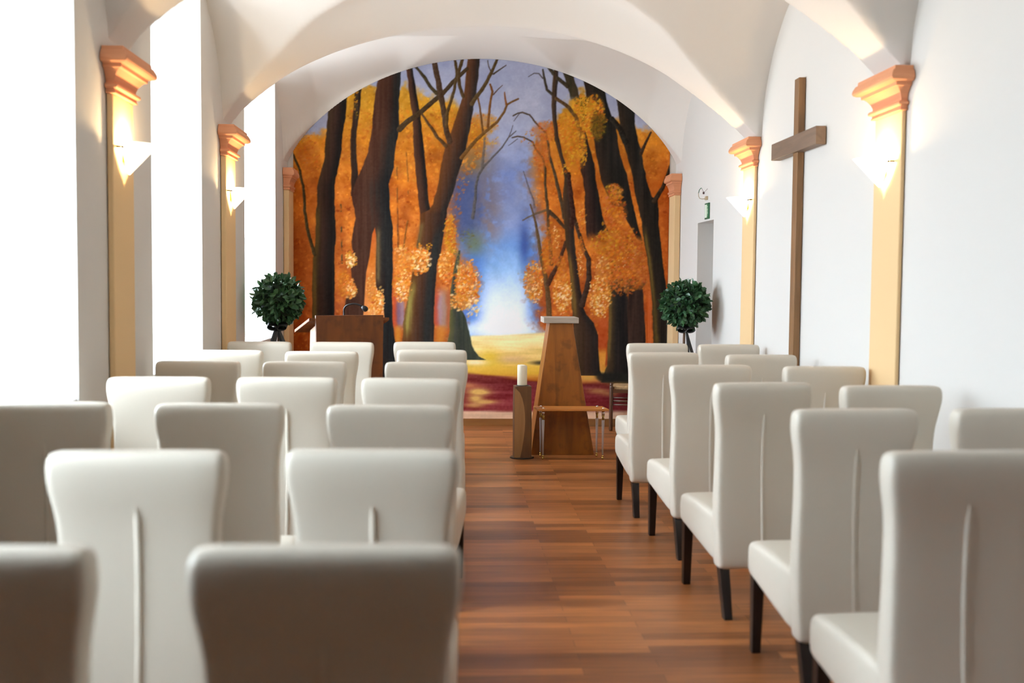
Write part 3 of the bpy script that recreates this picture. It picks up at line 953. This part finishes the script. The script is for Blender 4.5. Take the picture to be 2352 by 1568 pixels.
clump(1385, 620, 20, 40, 90, RU + PE, (2, 4.5), .7)
clump(1377, 682, 25, 48, 330, PE + OR, (2, 4.5), .85)
clump(1374, 688, 20, 36, 55, WH, (1.8, 4.2), .75)
clump(1334, 590, 9, 48, 80, OR + RU, (2, 4), .6)
clump(1333, 602, 8, 36, 28, WH + PE, (1.5, 2.6), .7)
clump(1336, 500, 10, 40, 50, RU + PE, (2, 4), .7)
clump(1268, 560, 18, 60, 120, RU + OR, (2, 4.5), .55)
clump(1276, 545, 8, 30, 24, PE, (2, 3.5), .6)
clump(1252, 590, 9, 44, 70, OR, (2, 4), .6)
clump(1226, 650, 21, 50, 240, OR + PE, (2, 4.5), .8)
clump(1232, 668, 14, 26, 32, WH + PE, (1.5, 3.4), .7)
clump(1213, 640, 10, 30, 50, RU + [(150, 130, 90)], (2, 4), .6)
clump(1292, 672, 21, 48, 260, PE + OR, (2, 4.5), .8)
clump(1293, 680, 17, 36, 55, WH, (1.8, 4.2), .65)
clump(1290, 612, 14, 26, 70, OR + RU, (2, 4), .6)
clump(806, 596, 13, 19, 90, PE + YE_, (2, 4), .85)
clump(808, 600, 9, 12, 22, WH, (1.8, 4), .8)
clump(790, 650, 14, 34, 80, OR, (2, 4.5), .7)
clump(804, 664, 15, 24, 120, PE + OR, (2, 4), .85)
clump(809, 666, 9, 10, 16, WH, (1.8, 4.2), .8)
clump(852, 660, 12, 36, 70, OR + PE, (2, 4), .6)
clump(868, 695, 15, 28, 150, PE + OR, (2, 4.5), .85)
clump(874, 684, 8, 26, 22, WH, (1.8, 4.4), .8)
clump(856, 712, 16, 14, 50, PE, (2, 4), .7)
clump(962, 596, 26, 34, 250, PE + OR, (2, 5), .85)
clump(966, 600, 19, 24, 42, WH, (1.8, 4.6), .75)
clump(985, 565, 6, 9, 22, YE_, (1.5, 3), .8)
clump(924, 600, 20, 40, 120, OR + PE, (2, 5), .6)
clump(924, 652, 21, 42, 230, PE + OR, (2, 5), .8)
clump(920, 668, 13, 26, 20, WH, (1.8, 4.2), .75)
clump(1034, 548, 13, 54, 170, YE_ + OR, (2, 4.5), .8)
clump(1024, 610, 17, 40, 170, OR + PE, (2, 5), .8)
clump(1074, 652, 30, 52, 390, PE + OR + [(226, 120, 40)], (2, 5), .85)
clump(1056, 690, 24, 24, 90, PE + OR, (2, 4.5), .8)
clump(1086, 705, 17, 22, 55, WH, (1.8, 4.6), .75)
clump(1068, 660, 18, 30, 20, WH, (1.8, 4), .6)
clump(1050, 600, 8, 40, 40, [(120, 104, 56), (150, 120, 60)], (1.5, 3.4), .6)
clump(818, 230, 4, 44, 40, YE_ + DG, (1.5, 3.5), .7)
clump(700, 318, 34, 14, 60, OR + YE_, (2, 4), .7)
clump(710, 360, 26, 40, 90, OR + RU, (2, 4.5), .5)
clump(1076, 545, 18, 24, 40, [(120, 116, 60), (98, 96, 66)], (2, 4), .5)

cv += ((NF - .5) * 9)[..., None]
cv = np.clip(cv, 4, 255)
lin = cv / 255.0
lin = np.where(lin <= .04045, lin / 12.92, ((lin + .055) / 1.055) ** 2.4)
MURAL_GAIN = .86
lum = lin.mean(-1)
lin = np.clip(lin * MURAL_GAIN * (1 + .26 * sstep(.42, .8, lum))[..., None], 0, .94)

# put the painting on a fine grid on the end wall
YM = YE - .006
gx = np.arange(XL + .057, XR - .064, .0067)
gz = np.arange(.076, 3.84, .0067)
GXm, GZm = np.meshgrid(gx, gz)
P = np.stack([GXm, np.full_like(GXm, YM), GZm - EYE], -1)
d = P @ np.array(_F)
px = W / 2 + FPX * (P @ np.array(_R2)) / d
py = H / 2 - FPX * (P @ np.array(_U2)) / d
fx = np.clip(px - PX0, 0, CW_ - 2)
fy = np.clip(py - PY0, 0, CH_ - 2)
ix, iy = fx.astype(int), fy.astype(int)
tx, ty = (fx - ix)[..., None], (fy - iy)[..., None]
colr = (lin[iy, ix] * (1 - tx) + lin[iy, ix + 1] * tx) * (1 - ty) + (lin[iy + 1, ix] * (1 - tx) + lin[iy + 1, ix + 1] * tx) * ty
nx, ny = len(gx), len(gz)
idx = np.arange(nx * ny).reshape(ny, nx)
quads = np.stack([idx[:-1, :-1], idx[:-1, 1:], idx[1:, 1:], idx[1:, :-1]], -1)
zc = vault_z(GXm, np.full_like(GXm, YM))
keep = (GZm[1:, :-1] < zc[1:, :-1] + .006)
quads = quads[keep]
vv = np.stack([GXm, np.full_like(GXm, YM), GZm], -1).reshape(-1, 3)
cc = np.concatenate([colr.reshape(-1, 3), np.ones((nx * ny, 1))], 1)
used = np.unique(quads)
remap = np.full(nx * ny, -1)
remap[used] = np.arange(len(used))
M_mural = bpy.data.materials.new('mural_paint')
M_mural.use_nodes = True
t = M_mural.node_tree
b = t.nodes['Principled BSDF']
at = t.nodes.new('ShaderNodeVertexColor')
at.layer_name = 'paint'
t.links.new(at.outputs['Color'], b.inputs['Base Color'])
b.inputs['Roughness'].default_value = .7
b.inputs['Specular IOR Level'].default_value = .08
mural = grid_mesh('mural', vv[used], remap[quads], M_mural)
ca = mural.data.color_attributes.new('paint', 'FLOAT_COLOR', 'POINT')
ca.data.foreach_set('color', cc[used].astype(np.float32).ravel())
tag(mural, 'large painted mural of an autumn avenue of trees filling the arched end wall', 'mural')


# ------------------------------------------------------------------ chairs
def loft_xy(levels, r):
    """levels: (z, halfwidth, y_rear, y_front)"""
    L = []
    for z, hw, yr, yf in levels:
        L.append([(x, y, z) for x, y in rrect(0, (yr + yf) / 2, hw, (yf - yr) / 2, r, 3)])
    return MB().loft(L)


def make_chair():
    t = thing('upholstered_chair', 'x', 'chair')
    lv = [(.212, .190, .012, .080), (.218, .203, -.004, .096), (.24, .208, -.010, .10), (.33, .212, .003, .108), (.45, .214, .018, .115), (.58, .209, .028, .118),
          (.72, .206, .031, .116), (.82, .207, .028, .110), (.89, .212, .021, .104), (.94, .221, .011, .100), (.985, .230, .004, .097), (1.025, .231, .000, .093),
          (1.05, .229, .003, .088), (1.064, .222, .013, .078), (1.070, .205, .028, .062)]
    bk = loft_xy(lv, .022).obj('backrest', M_leather, t, smooth=True, sub=1)
    # vertical lapped seam down the rear of the back
    sm = MB()
    zz = [.235, .33, .45, .58, .72, .82, .89, .925]
    yr = [np.interp(z, [l[0] for l in lv], [l[2] for l in lv]) for z in zz]
    lp = []
    for z, y in zip(zz, yr):
        k = 1 if z < .92 else .3
        lp.append([(-.011 * k, y + .004, z), (.008 * k, y + .004, z), (.006 * k, y - .0065 * k, z), (-.001, y - .006 * k, z)])
    sm.loft(lp)
    sm.obj('seam', M_leather, bk)
    L = []
    for y, hw, zb, zt in [(.05, .200, .245, .45), (.06, .212, .236, .462), (.10, .220, .243, .467), (.2, .223, .262, .472), (.33, .224, .283, .476), (.46, .224, .304, .475),
                          (.53, .2235, .313, .470), (.565, .221, .317, .462), (.582, .214, .324, .45), (.590, .20, .34, .434)]:
        L.append([(x, y, z) for x, z in rrect(0, (zb + zt) / 2, hw, (zt - zb) / 2, .03, 3)])
    MB().loft(L).obj('seat', M_leather, t, smooth=True, sub=1)
    for s in (-1, 1):
        m = MB()
        m.loft([[(s * .188 + a * .024, .537 + b2 * .024, .325) for a, b2 in ((-1, -1), (1, -1), (1, 1), (-1, 1))],
                [(s * .190 + a * .018, .540 + b2 * .018, .0) for a, b2 in ((-1, -1), (1, -1), (1, 1), (-1, 1))]])
        m.obj('leg', M_leg, t, bevel=.003)
        m = MB()
        m.loft([[(s * .175 + a * .024, .045 + b2 * .026, .25) for a, b2 in ((-1, -1), (1, -1), (1, 1), (-1, 1))],
                [(s * .178 + a * .019, -.045 + b2 * .021, .0) for a, b2 in ((-1, -1), (1, -1), (1, 1), (-1, 1))]])
        m.obj('leg', M_leg, t, bevel=.003)
    return t


def dup(root):
    r_ = root.copy()
    COL.objects.link(r_)
    for ch in list(root.children):
        c_ = ch.copy()
        COL.objects.link(c_)
        c_.parent = r_
        for g in list(ch.children):
            d_ = g.copy()
            COL.objects.link(d_)
            d_.parent = c_
    return r_


WL = 'the window side of the aisle'
WR = 'the cross side of the aisle'
rows = {'A': 'last row nearest the viewer', 'B': 'sixth row from the mural', 'C': 'fifth row from the mural', 'D': 'fourth row from the mural',
        'E': 'third row from the mural', 'F': 'second row from the mural', 'G': 'front row nearest the mural'}
CH = [('A', -.83, 1.79, 'mid', 'L', 0), ('A', -.21, 1.79, 'ais', 'L', 0),
      ('B', -.82, 2.83, 'mid', 'L', 1), ('B', -.21, 2.85, 'ais', 'L', -1.5),
      ('C', -1.47, 3.96, 'win', 'L', 0), ('C', -.84, 3.93, 'mid', 'L', 0), ('C', -.22, 3.89, 'ais', 'L', 0),
      ('D', -1.34, 5.00, 'win', 'L', 2), ('D', -.76, 5.01, 'mid', 'L', 0), ('D', -.19, 4.98, 'ais', 'L', -5),
      ('E', -1.40, 6.02, 'win', 'L', 0), ('E', -.81, 5.99, 'mid', 'L', 0), ('E', -.14, 5.99, 'ais', 'L', 0),
      ('F', -1.43, 6.93, 'win', 'L', 0), ('F', -.82, 6.86, 'mid', 'L', 1), ('F', -.13, 7.08, 'ais', 'L', 0),
      ('G', -1.40, 7.93, 'win', 'L', -2), ('G', -.80, 7.92, 'mid', 'L', -1), ('G', -.20, 8.00, 'ais', 'L', 0),
      ('G', 1.54, 8.00, 'ais', 'R', 1), ('G', 2.06, 7.91, 'wal', 'R', 1), ('F', 1.38, 6.95, 'ais', 'R', 1), ('F', 1.98, 6.78, 'wal', 'R', 2),
      ('E', 1.44, 5.89, 'ais', 'R', 4), ('E', 2.06, 5.83, 'wal', 'R', 1), ('D', 1.43, 4.84, 'ais', 'R', 5), ('D', 1.98, 4.72, 'wal', 'R', 2),
      ('C', 1.47, 3.81, 'ais', 'R', 2), ('C', 2.08, 3.84, 'wal', 'R', 1), ('B', 1.41, 2.83, 'ais', 'R', 3)]
first = make_chair()
for k, (rw, x, y, pos, bank, deg) in enumerate(CH):
    c_ = first if k == 0 else dup(first)
    c_.location = (x, y, 0)
    c_.rotation_euler = (0, 0, math.radians(deg))
    seat = {'mid': 'middle seat', 'ais': 'aisle seat', 'win': 'seat under the windows', 'wal': 'seat by the wall'}[pos]
    side = 'left bank' if bank == 'L' else 'right bank'
    c_['label'] = 'cream leather chair, %s, %s of the %s' % (rows[rw], seat, side)
    c_['group'] = 'cream leather chairs set in rows'

# ------------------------------------------------------------------ wooden cross on the right wall
t = thing('cross', 'tall brown wooden cross hanging on the white wall between two pilasters', 'cross', (XR - .004, 7.22, 0))
MB().box(-.045, 0, -.048, .048, .62, 2.895).obj('upright', M_cross, t, bevel=.003)
MB().box(-.068, -.002, -.475, .475, 2.40, 2.515).obj('crossbar', M_crossdark, t, bevel=.003)

# ------------------------------------------------------------------ tapered pedestal, candle post, little table
t = thing('pedestal', 'tapered wooden pedestal with a pale grey block on top, before the mural', 'pedestal', (0, 0, 0))
yb0, yb1 = 9.445, 9.86
yt0, yt1 = 9.50, 9.80
pb = MB()
pb.loft([[(.700, yb0, 0), (1.262, yb0, 0), (1.232, yb1, 0), (.700, yb1, 0)], [(.858, yt0, 1.160), (1.062, yt0, 1.160), (1.058, yt1, 1.160), (.858, yt1, 1.160)]])
pb.obj('body', M_altar, t, bevel=.004)
MB().box(.806, 1.114, 9.47, 9.83, 1.160, 1.210).obj('top_block', M_grey, t, bevel=.003)['label'] = 'pale grey wooden block'

LX, LY = .612, 9.30
t = thing('candle_post', 'square walnut post with a pale sapwood streak, carrying the candle', 'candle stand', (LX, LY, 0), .06)
MB().lathe([(.0, 0), (.105, 0), (.105, .006), (.10, .009), (.0, .009)], 28).obj('base_plate', M_metal, t)
lp = []
for z in (.009, .15, .35, .55, .625):
    lp.append([(x + .002 * math.sin(z * 9), y, z) for x, y in rrect(0, 0, .074 + .002 * math.sin(z * 7), .072, .014, 3)])
MB().loft(lp).obj('post', M_logdark, t, smooth=False)
# sapwood figure on the face
sap = MB()
zs = [.012, .08, .16, .24, .32, .40, .46, .52, .57, .605]
wd_ = [.052, .066, .078, .088, .092, .088, .080, .066, .045, .012]
vs = []
for z, w_ in zip(zs, wd_):
    vs += [(-.0745, -.0728, z), (-.0745 + w_, -.0728, z)]
n_ = len(zs)
fs = [(2 * i, 2 * i + 1, 2 * i + 3, 2 * i + 2) for i in range(n_ - 1)]
vs2 = [(x, y + .003, z) for x, y, z in vs]
sap.add(vs + vs2, fs + [tuple(2 * n_ + j for j in f[::-1]) for f in fs] + [(2 * i + 1, 2 * i + 3, 2 * n_ + 2 * i + 3, 2 * n_ + 2 * i + 1) for i in range(n_ - 1)])
M_sap = wood('pale_sapwood', (.27, .135, .05), (.36, .19, .075), (6, 6, .8), .5, knots=False)
sap.obj('sapwood', M_sap, t)['label'] = 'pale sapwood streak'
MB().lathe([(0, .625), (.055, .625), (.055, .630), (0, .630)], 20).obj('drip_tray', M_metal, t)
t = thing('candle', 'thick ivory pillar candle standing on the walnut post', 'candle', (LX - .003, LY, .630))
cd = []
for r_, z in ((.0, 0), (.041, 0), (.0425, .004), (.0425, .165), (.041, .174), (.037, .176), (.031, .166), (.0, .158)):
    cd.append((r_, z))
lp = []
for r_, z in cd:
    lp.append([(max(r_, .0008) * math.cos(2 * PI * i / 26), max(r_, .0008) * math.sin(2 * PI * i / 26),
                z - (.010 * max(0, math.cos(2 * PI * i / 26 - .2)) ** 4 if z > .16 and r_ > .035 else 0)) for i in range(26)])
MB().loft(lp).obj('wax', M_wax, t, smooth=True)
MB().tube([(0, 0, .157), (.001, 0, .166), (.003, .001, .172)], .0016, 6).obj('wick', M_wick, t)

TX, TY = 1.042, 9.305
t = thing('side_table', 'small table with orange wood top on clear legs before the pedestal', 'table', (TX, TY, 0), 0)
MB().prism([(-.325, .115), (-.30, -.115), (.31, -.115), (.285, .115)], .418, .436).obj('tabletop', M_pine, t, bevel=.003)
for lx, ly in ((-.253, -.075), (.265, -.075), (-.262, .075), (.232, .075)):
    lg = MB().lathe([(0, .03), (.0075, .03), (.009, .2), (.0125, .33), (.0125, .338), (0, .338)], 14, (lx, ly, 0)).obj('leg', M_acryl, t, smooth=True)
    MB().lathe([(0, 0), (.009, 0), (.011, .006), (.009, .012), (.006, .016), (.009, .022), (.008, .032), (0, .032)], 14, (lx, ly, 0)).obj('foot', M_brass, lg, smooth=True)
    MB().lathe([(0, .338), (.010, .338), (.007, .346), (.013, .353), (.007, .361), (.014, .372), (.009, .38), (0, .38)], 14, (lx, ly, 0)).obj('collar', M_brass, lg, smooth=True)
    MB().lathe([(0, .38), (.013, .38), (.013, .418), (0, .418)], 14, (lx, ly, 0)).obj('socket', M_chrome, lg, smooth=True)
    MB().lathe([(0, .436), (.011, .436), (.011, .440), (.007, .445), (0, .446)], 14, (lx, ly, 0)).obj('cap', M_chrome, lg, smooth=True)

# ------------------------------------------------------------------ lectern and microphone
LR = math.radians(27)
t = thing('lectern', 'reddish brown wooden lectern beside the mural, standing on the window side', 'lectern', (-.905, 9.40, 0), LR)
MB().add([(-.285, -.10, 0), (.285, -.10, 0), (.285, -.075, 0), (-.285, -.075, 0), (-.315, -.10, 1.222), (.300, -.10, 1.222), (.300, -.075, 1.222), (-.315, -.075, 1.222)],
         [(0, 3, 2, 1), (4, 5, 6, 7), (0, 1, 5, 4), (1, 2, 6, 5), (2, 3, 7, 6), (3, 0, 4, 7)]).obj('front_panel', M_lect, t, bevel=.002)
for s in (-1, 1):
    MB().add([(s * .283, -.075, 0), (s * .258, -.075, 0), (s * .258, .20, 0), (s * .283, .20, 0), (s * .297, -.075, 1.15), (s * .272, -.075, 1.15), (s * .272, .09, 1.09), (s * .297, .09, 1.09)],
             [(0, 3, 2, 1), (4, 5, 6, 7), (0, 1, 5, 4), (1, 2, 6, 5), (2, 3, 7, 6), (3, 0, 4, 7)]).obj('side_panel', M_lectside, t, bevel=.002)
# sloping reading board: high at the front panel, low towards the speaker
rb = MB()
rb.add([(-.365, -.075, 1.175), (.365, -.075, 1.175), (.365, .30, 1.062), (-.365, .30, 1.062), (-.365, -.075, 1.200), (.365, -.075, 1.200), (.365, .30, 1.087), (-.365, .30, 1.087)],
       [(0, 3, 2, 1), (4, 5, 6, 7), (0, 1, 5, 4), (1, 2, 6, 5), (2, 3, 7, 6), (3, 0, 4, 7)])
rb.obj('reading_board', M_lect, t, bevel=.002)
MB().box(-.258, .258, -.07, .16, .50, .522).obj('shelf', M_lect, t)

t = thing('microphone', 'black gooseneck microphone standing on the lectern', 'microphone', (-.93, 9.43, 1.19))
MB().lathe([(0, -.006), (.022, -.006), (.02, .012), (.012, .02), (0, .02)], 16).obj('base', M_black, t, smooth=True)
gp = []
for k in range(15):
    a_ = PI - PI * .80 * k / 14
    gp.append((.085 + .085 * math.cos(a_), -.01 - .02 * k / 14, .075 + .052 * math.sin(a_)))
MB().tube([(0, 0, .01), (0, 0, .04), (0, -.005, .065)] + gp, .0085, 8).obj('gooseneck', M_black, t, smooth=True)
e = Vector(gp[-1])
d_ = (Vector(gp[-1]) - Vector(gp[-2])).normalized()
MB().tube([e, e + d_ * .012, e + d_ * .03, e + d_ * .05, e + d_ * .06], [.010, .018, .025, .023, .010], 14).obj('capsule', M_black, t, smooth=True)

# ------------------------------------------------------------------ topiary balls with black ribbons
def topiary(x, y, zc, rad, label, seed, lean, tails):
    rg = random.Random(seed)
    t = thing('topiary_ball', label, 'plant', (x, y, 0), 0, 'topiary balls with black ribbons')
    m = MB()
    for _ in range(820):
        z_ = rg.uniform(-1, 1)
        a_ = rg.uniform(0, 2 * PI)
        q = math.sqrt(1 - z_ * z_)
        d_ = Vector((q * math.cos(a_), q * math.sin(a_), z_))
        rr = rad * rg.uniform(.66, .93)
        p = Vector((0, 0, zc)) + d_ * rr
        ax = (d_ + Vector((rg.gauss(0, .55), rg.gauss(0, .55), rg.gauss(-.15, .5)))).normalized()
        side = ax.cross(d_ + Vector((rg.gauss(0, .3), rg.gauss(0, .3), rg.gauss(0, .3))))
        if side.length < .05:
            continue
        side.normalize()
        nrm = side.cross(ax)
        l_, w_ = rg.uniform(.05, .072), rg.uniform(.014, .021)
        m.add([p, p + ax * l_ * .35 + side * w_ + nrm * .004, p + ax * l_ * .75 + side * w_ * .8 + nrm * .003, p + ax * l_ - nrm * .006,
               p + ax * l_ * .75 - side * w_ * .8 + nrm * .003, p + ax * l_ * .35 - side * w_ + nrm * .004, p + ax * l_ * .5 - nrm * .004],
              [(0, 1, 6), (1, 2, 6), (2, 3, 6), (3, 4, 6), (4, 5, 6), (5, 0, 6)])
    m.obj('foliage', M_leaf, t)
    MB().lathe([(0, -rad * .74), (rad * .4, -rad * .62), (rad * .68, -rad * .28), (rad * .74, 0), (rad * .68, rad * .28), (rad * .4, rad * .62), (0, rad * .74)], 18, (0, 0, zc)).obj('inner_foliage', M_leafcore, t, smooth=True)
    zb = zc - rad
    MB().tube([(0, 0, .24), (.006, .004, .5), (-.006, 0, .8), (0, 0, zb + .1)], .011, 8).obj('trunk', M_trunk, t, smooth=True)
    pt = MB().lathe([(0, 0), (.10, 0), (.135, .22), (.15, .22), (.15, .26), (.13, .26), (.125, .235), (0, .235)], 26).obj('pot', M_pot, t, smooth=False)
    rb_ = MB()
    zk = zb - .012
    # bow: knot, two loops, two hanging tails
    rb_.lathe([(0, -.028), (.022, -.022), (.026, 0), (.022, .022), (0, .028)], 12, (0, -.045, zk))
    bow = rb_.obj('ribbon', M_ribbon, t, smooth=True)
    for s in (-1, 1):
        lp = MB()
        vs, fs = [], []
        N = 16
        for k in range(N + 1):
            a_ = 2 * PI * k / N
            cx_, cz_ = s * (.040 + .040 * -math.cos(a_)), .022 * math.sin(a_) * (1 if s > 0 else 1)
            vs += [(cx_, -.085 - .012 * math.sin(a_), zk + cz_ + .012 * abs(cx_) / .1 - .016), (cx_, -.04 - .012 * math.sin(a_), zk + cz_ + .012 * abs(cx_) / .1 + .014)]
        fs = [(2 * k, 2 * k + 1, 2 * k + 3, 2 * k + 2) for k in range(N)]
        lp.add(vs, fs)
        o = lp.obj('bow_loop', M_ribbon, bow, smooth=True)
        sd = o.modifiers.new('thickness', 'SOLIDIFY')
        sd.thickness = .002
    for dx, dx2, wid, ln in tails:
        lp = MB()
        vs = []
        N = 10
        for k in range(N + 1):
            f = k / N
            cx_ = dx * f + dx2 * f * f
            ww = wid * (.55 + .45 * min(1, f * 2.5))
            yv = -.06 - .02 * math.sin(f * 4)
            vs += [(cx_ - ww / 2, yv, zk - ln * f), (cx_ + ww / 2, yv - .006 * math.cos(f * 5), zk - ln * f)]
        lp.add(vs, [(2 * k, 2 * k + 1, 2 * k + 3, 2 * k + 2) for k in range(N)])
        o = lp.obj('ribbon_tail', M_ribbon, bow, smooth=True)
        sd = o.modifiers.new('thickness', 'SOLIDIFY')
        sd.thickness = .002
    return t


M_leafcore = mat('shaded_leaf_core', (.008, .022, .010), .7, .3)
topiary(-1.425, 9.0, 1.352, .205, 'leafy topiary ball with black ribbon beside the lectern, against the far window', 3, 0, [(-.14, .06, .062, .50), (.20, -.04, .056, .50)])
topiary(2.06, 9.5, 1.335, .208, 'leafy topiary ball with black ribbon beside the doorway', 11, 0, [(.03, .05, .020, .46), (.10, .05, .030, .46)])

# ------------------------------------------------------------------ rush stool, sign, bracket
t = thing('stool', 'dark wooden stool with woven rush seat against the foot of the mural', 'stool', (1.862, 11.115, 0), -.15)
for sx in (-1, 1):
    for sy in (-1, 1):
        MB().lathe([(0, 0), (.016, 0), (.019, .02), (.020, .45), (.017, .468), (0, .472)], 14, (sx * .205, sy * .15, 0)).obj('leg', M_stool, t, smooth=True)
lp = []
for z, k in ((.425, .97), (.435, 1), (.452, 1), (.462, .96), (.466, .85)):
    lp.append([(x * k, y * k, z) for x, y in rrect(0, 0, .188, .14, .02, 2)])
MB().loft(lp).obj('rush_seat', M_rush, t)
MB().box(-.19, .19, -.162, -.138, .392, .425).box(-.19, .19, .138, .162, .392, .425).box(-.217, -.193, -.14, .14, .392, .425).box(.193, .217, -.14, .14, .392, .425).obj('seat_rail', M_stool, t)
for z, sy in ((.31, -1), (.27, -1), (.31, 1), (.27, 1)):
    MB().tube([(-.2, sy * .15, z), (.2, sy * .15, z)], .008, 8).obj('stretcher', M_stool, t, smooth=True)
for sx in (-1, 1):
    MB().tube([(sx * .205, -.15, .29), (sx * .205, .15, .29)], .008, 8).obj('stretcher', M_stool, t, smooth=True)

t = thing('exit_sign', 'small green and pale emergency exit sign above the doorway', 'sign', (XR, 9.90, 2.185))
MB().box(-.012, 0, -.078, .078, -.073, .073).obj('board', M_green, t, bevel=.001)
MB().box(-.0135, -.011, -.012, .066, -.060, .060).obj('pale_panel', M_signw, t)['label'] = 'pale green panel'
fg = MB().box(-.0135, -.011, -.070, -.014, -.060, .060).obj('pictogram_panel', M_green2, t)
# running figure, white
fm = MB()
def limb(p, q, w_):
    p, q = Vector(p), Vector(q)
    d_ = (q - p).normalized()
    n_ = Vector((-d_.y, d_.x)) * w_
    c4 = [p + n_, q + n_, q - n_, p - n_]
    fm.add([(-.0150, c_.x, c_.y) for c_ in c4] + [(-.0130, c_.x, c_.y) for c_ in c4], [(0, 1, 2, 3), (7, 6, 5, 4), (0, 4, 5, 1), (1, 5, 6, 2), (2, 6, 7, 3), (3, 7, 4, 0)])
limb((-0.040, -0.005), (-0.037, 0.022), .007)
limb((-0.040, -0.005), (-0.053, -0.025), .004)
limb((-0.053, -0.025), (-0.062, -0.022), .004)
limb((-0.040, -0.005), (-0.029, -0.022), .004)
limb((-0.029, -0.022), (-0.032, -0.045), .004)
limb((-0.037, 0.020), (-0.024, 0.008), .003)
limb((-0.038, 0.020), (-0.054, 0.012), .003)
fm.lathe([(0, -.001), (.008, -.001), (.008, .001), (0, .001)], 10, (0, 0, 0))
fm.v[-40:] = [(-.014 + z, -.036 + x, .038 + y) for x, y, z in fm.v[-40:]]
fm.obj('running_figure', M_signw, fg)

t = thing('wall_bracket', 'thin curved metal wall bracket with a dark clip, above the exit sign', 'bracket', (XR, 9.93, 2.30))
MB().box(-.02, 0, -.03, .03, -.012, .022).obj('wall_plate', M_beige, t, bevel=.003)
MB().tube([(-.012, 0, 0), (-.05, .0, -.002), (-.072, .0, .002), (-.082, 0, .02), (-.083, 0, .05)], .0032, 8).obj('arm', M_beige, t, smooth=True)
MB().tube([(-.083, 0, .05), (-.078, 0, .075), (-.066, 0, .092), (-.056, 0, .098)], .0034, 8).obj('arm', M_green, t, smooth=True)
MB().tube([(-.056, 0, .098), (-.044, 0, .075), (-.036, 0, .058), (-.024, 0, .066), (0, 0, .092)], .0016, 6).obj('wire', M_clipm, t, smooth=True)
MB().lathe([(0, -.012), (.009, -.012), (.010, .004), (.006, .010), (0, .010)], 10, (-.036, 0, .054)).obj('clip', M_clipm, t, smooth=True)
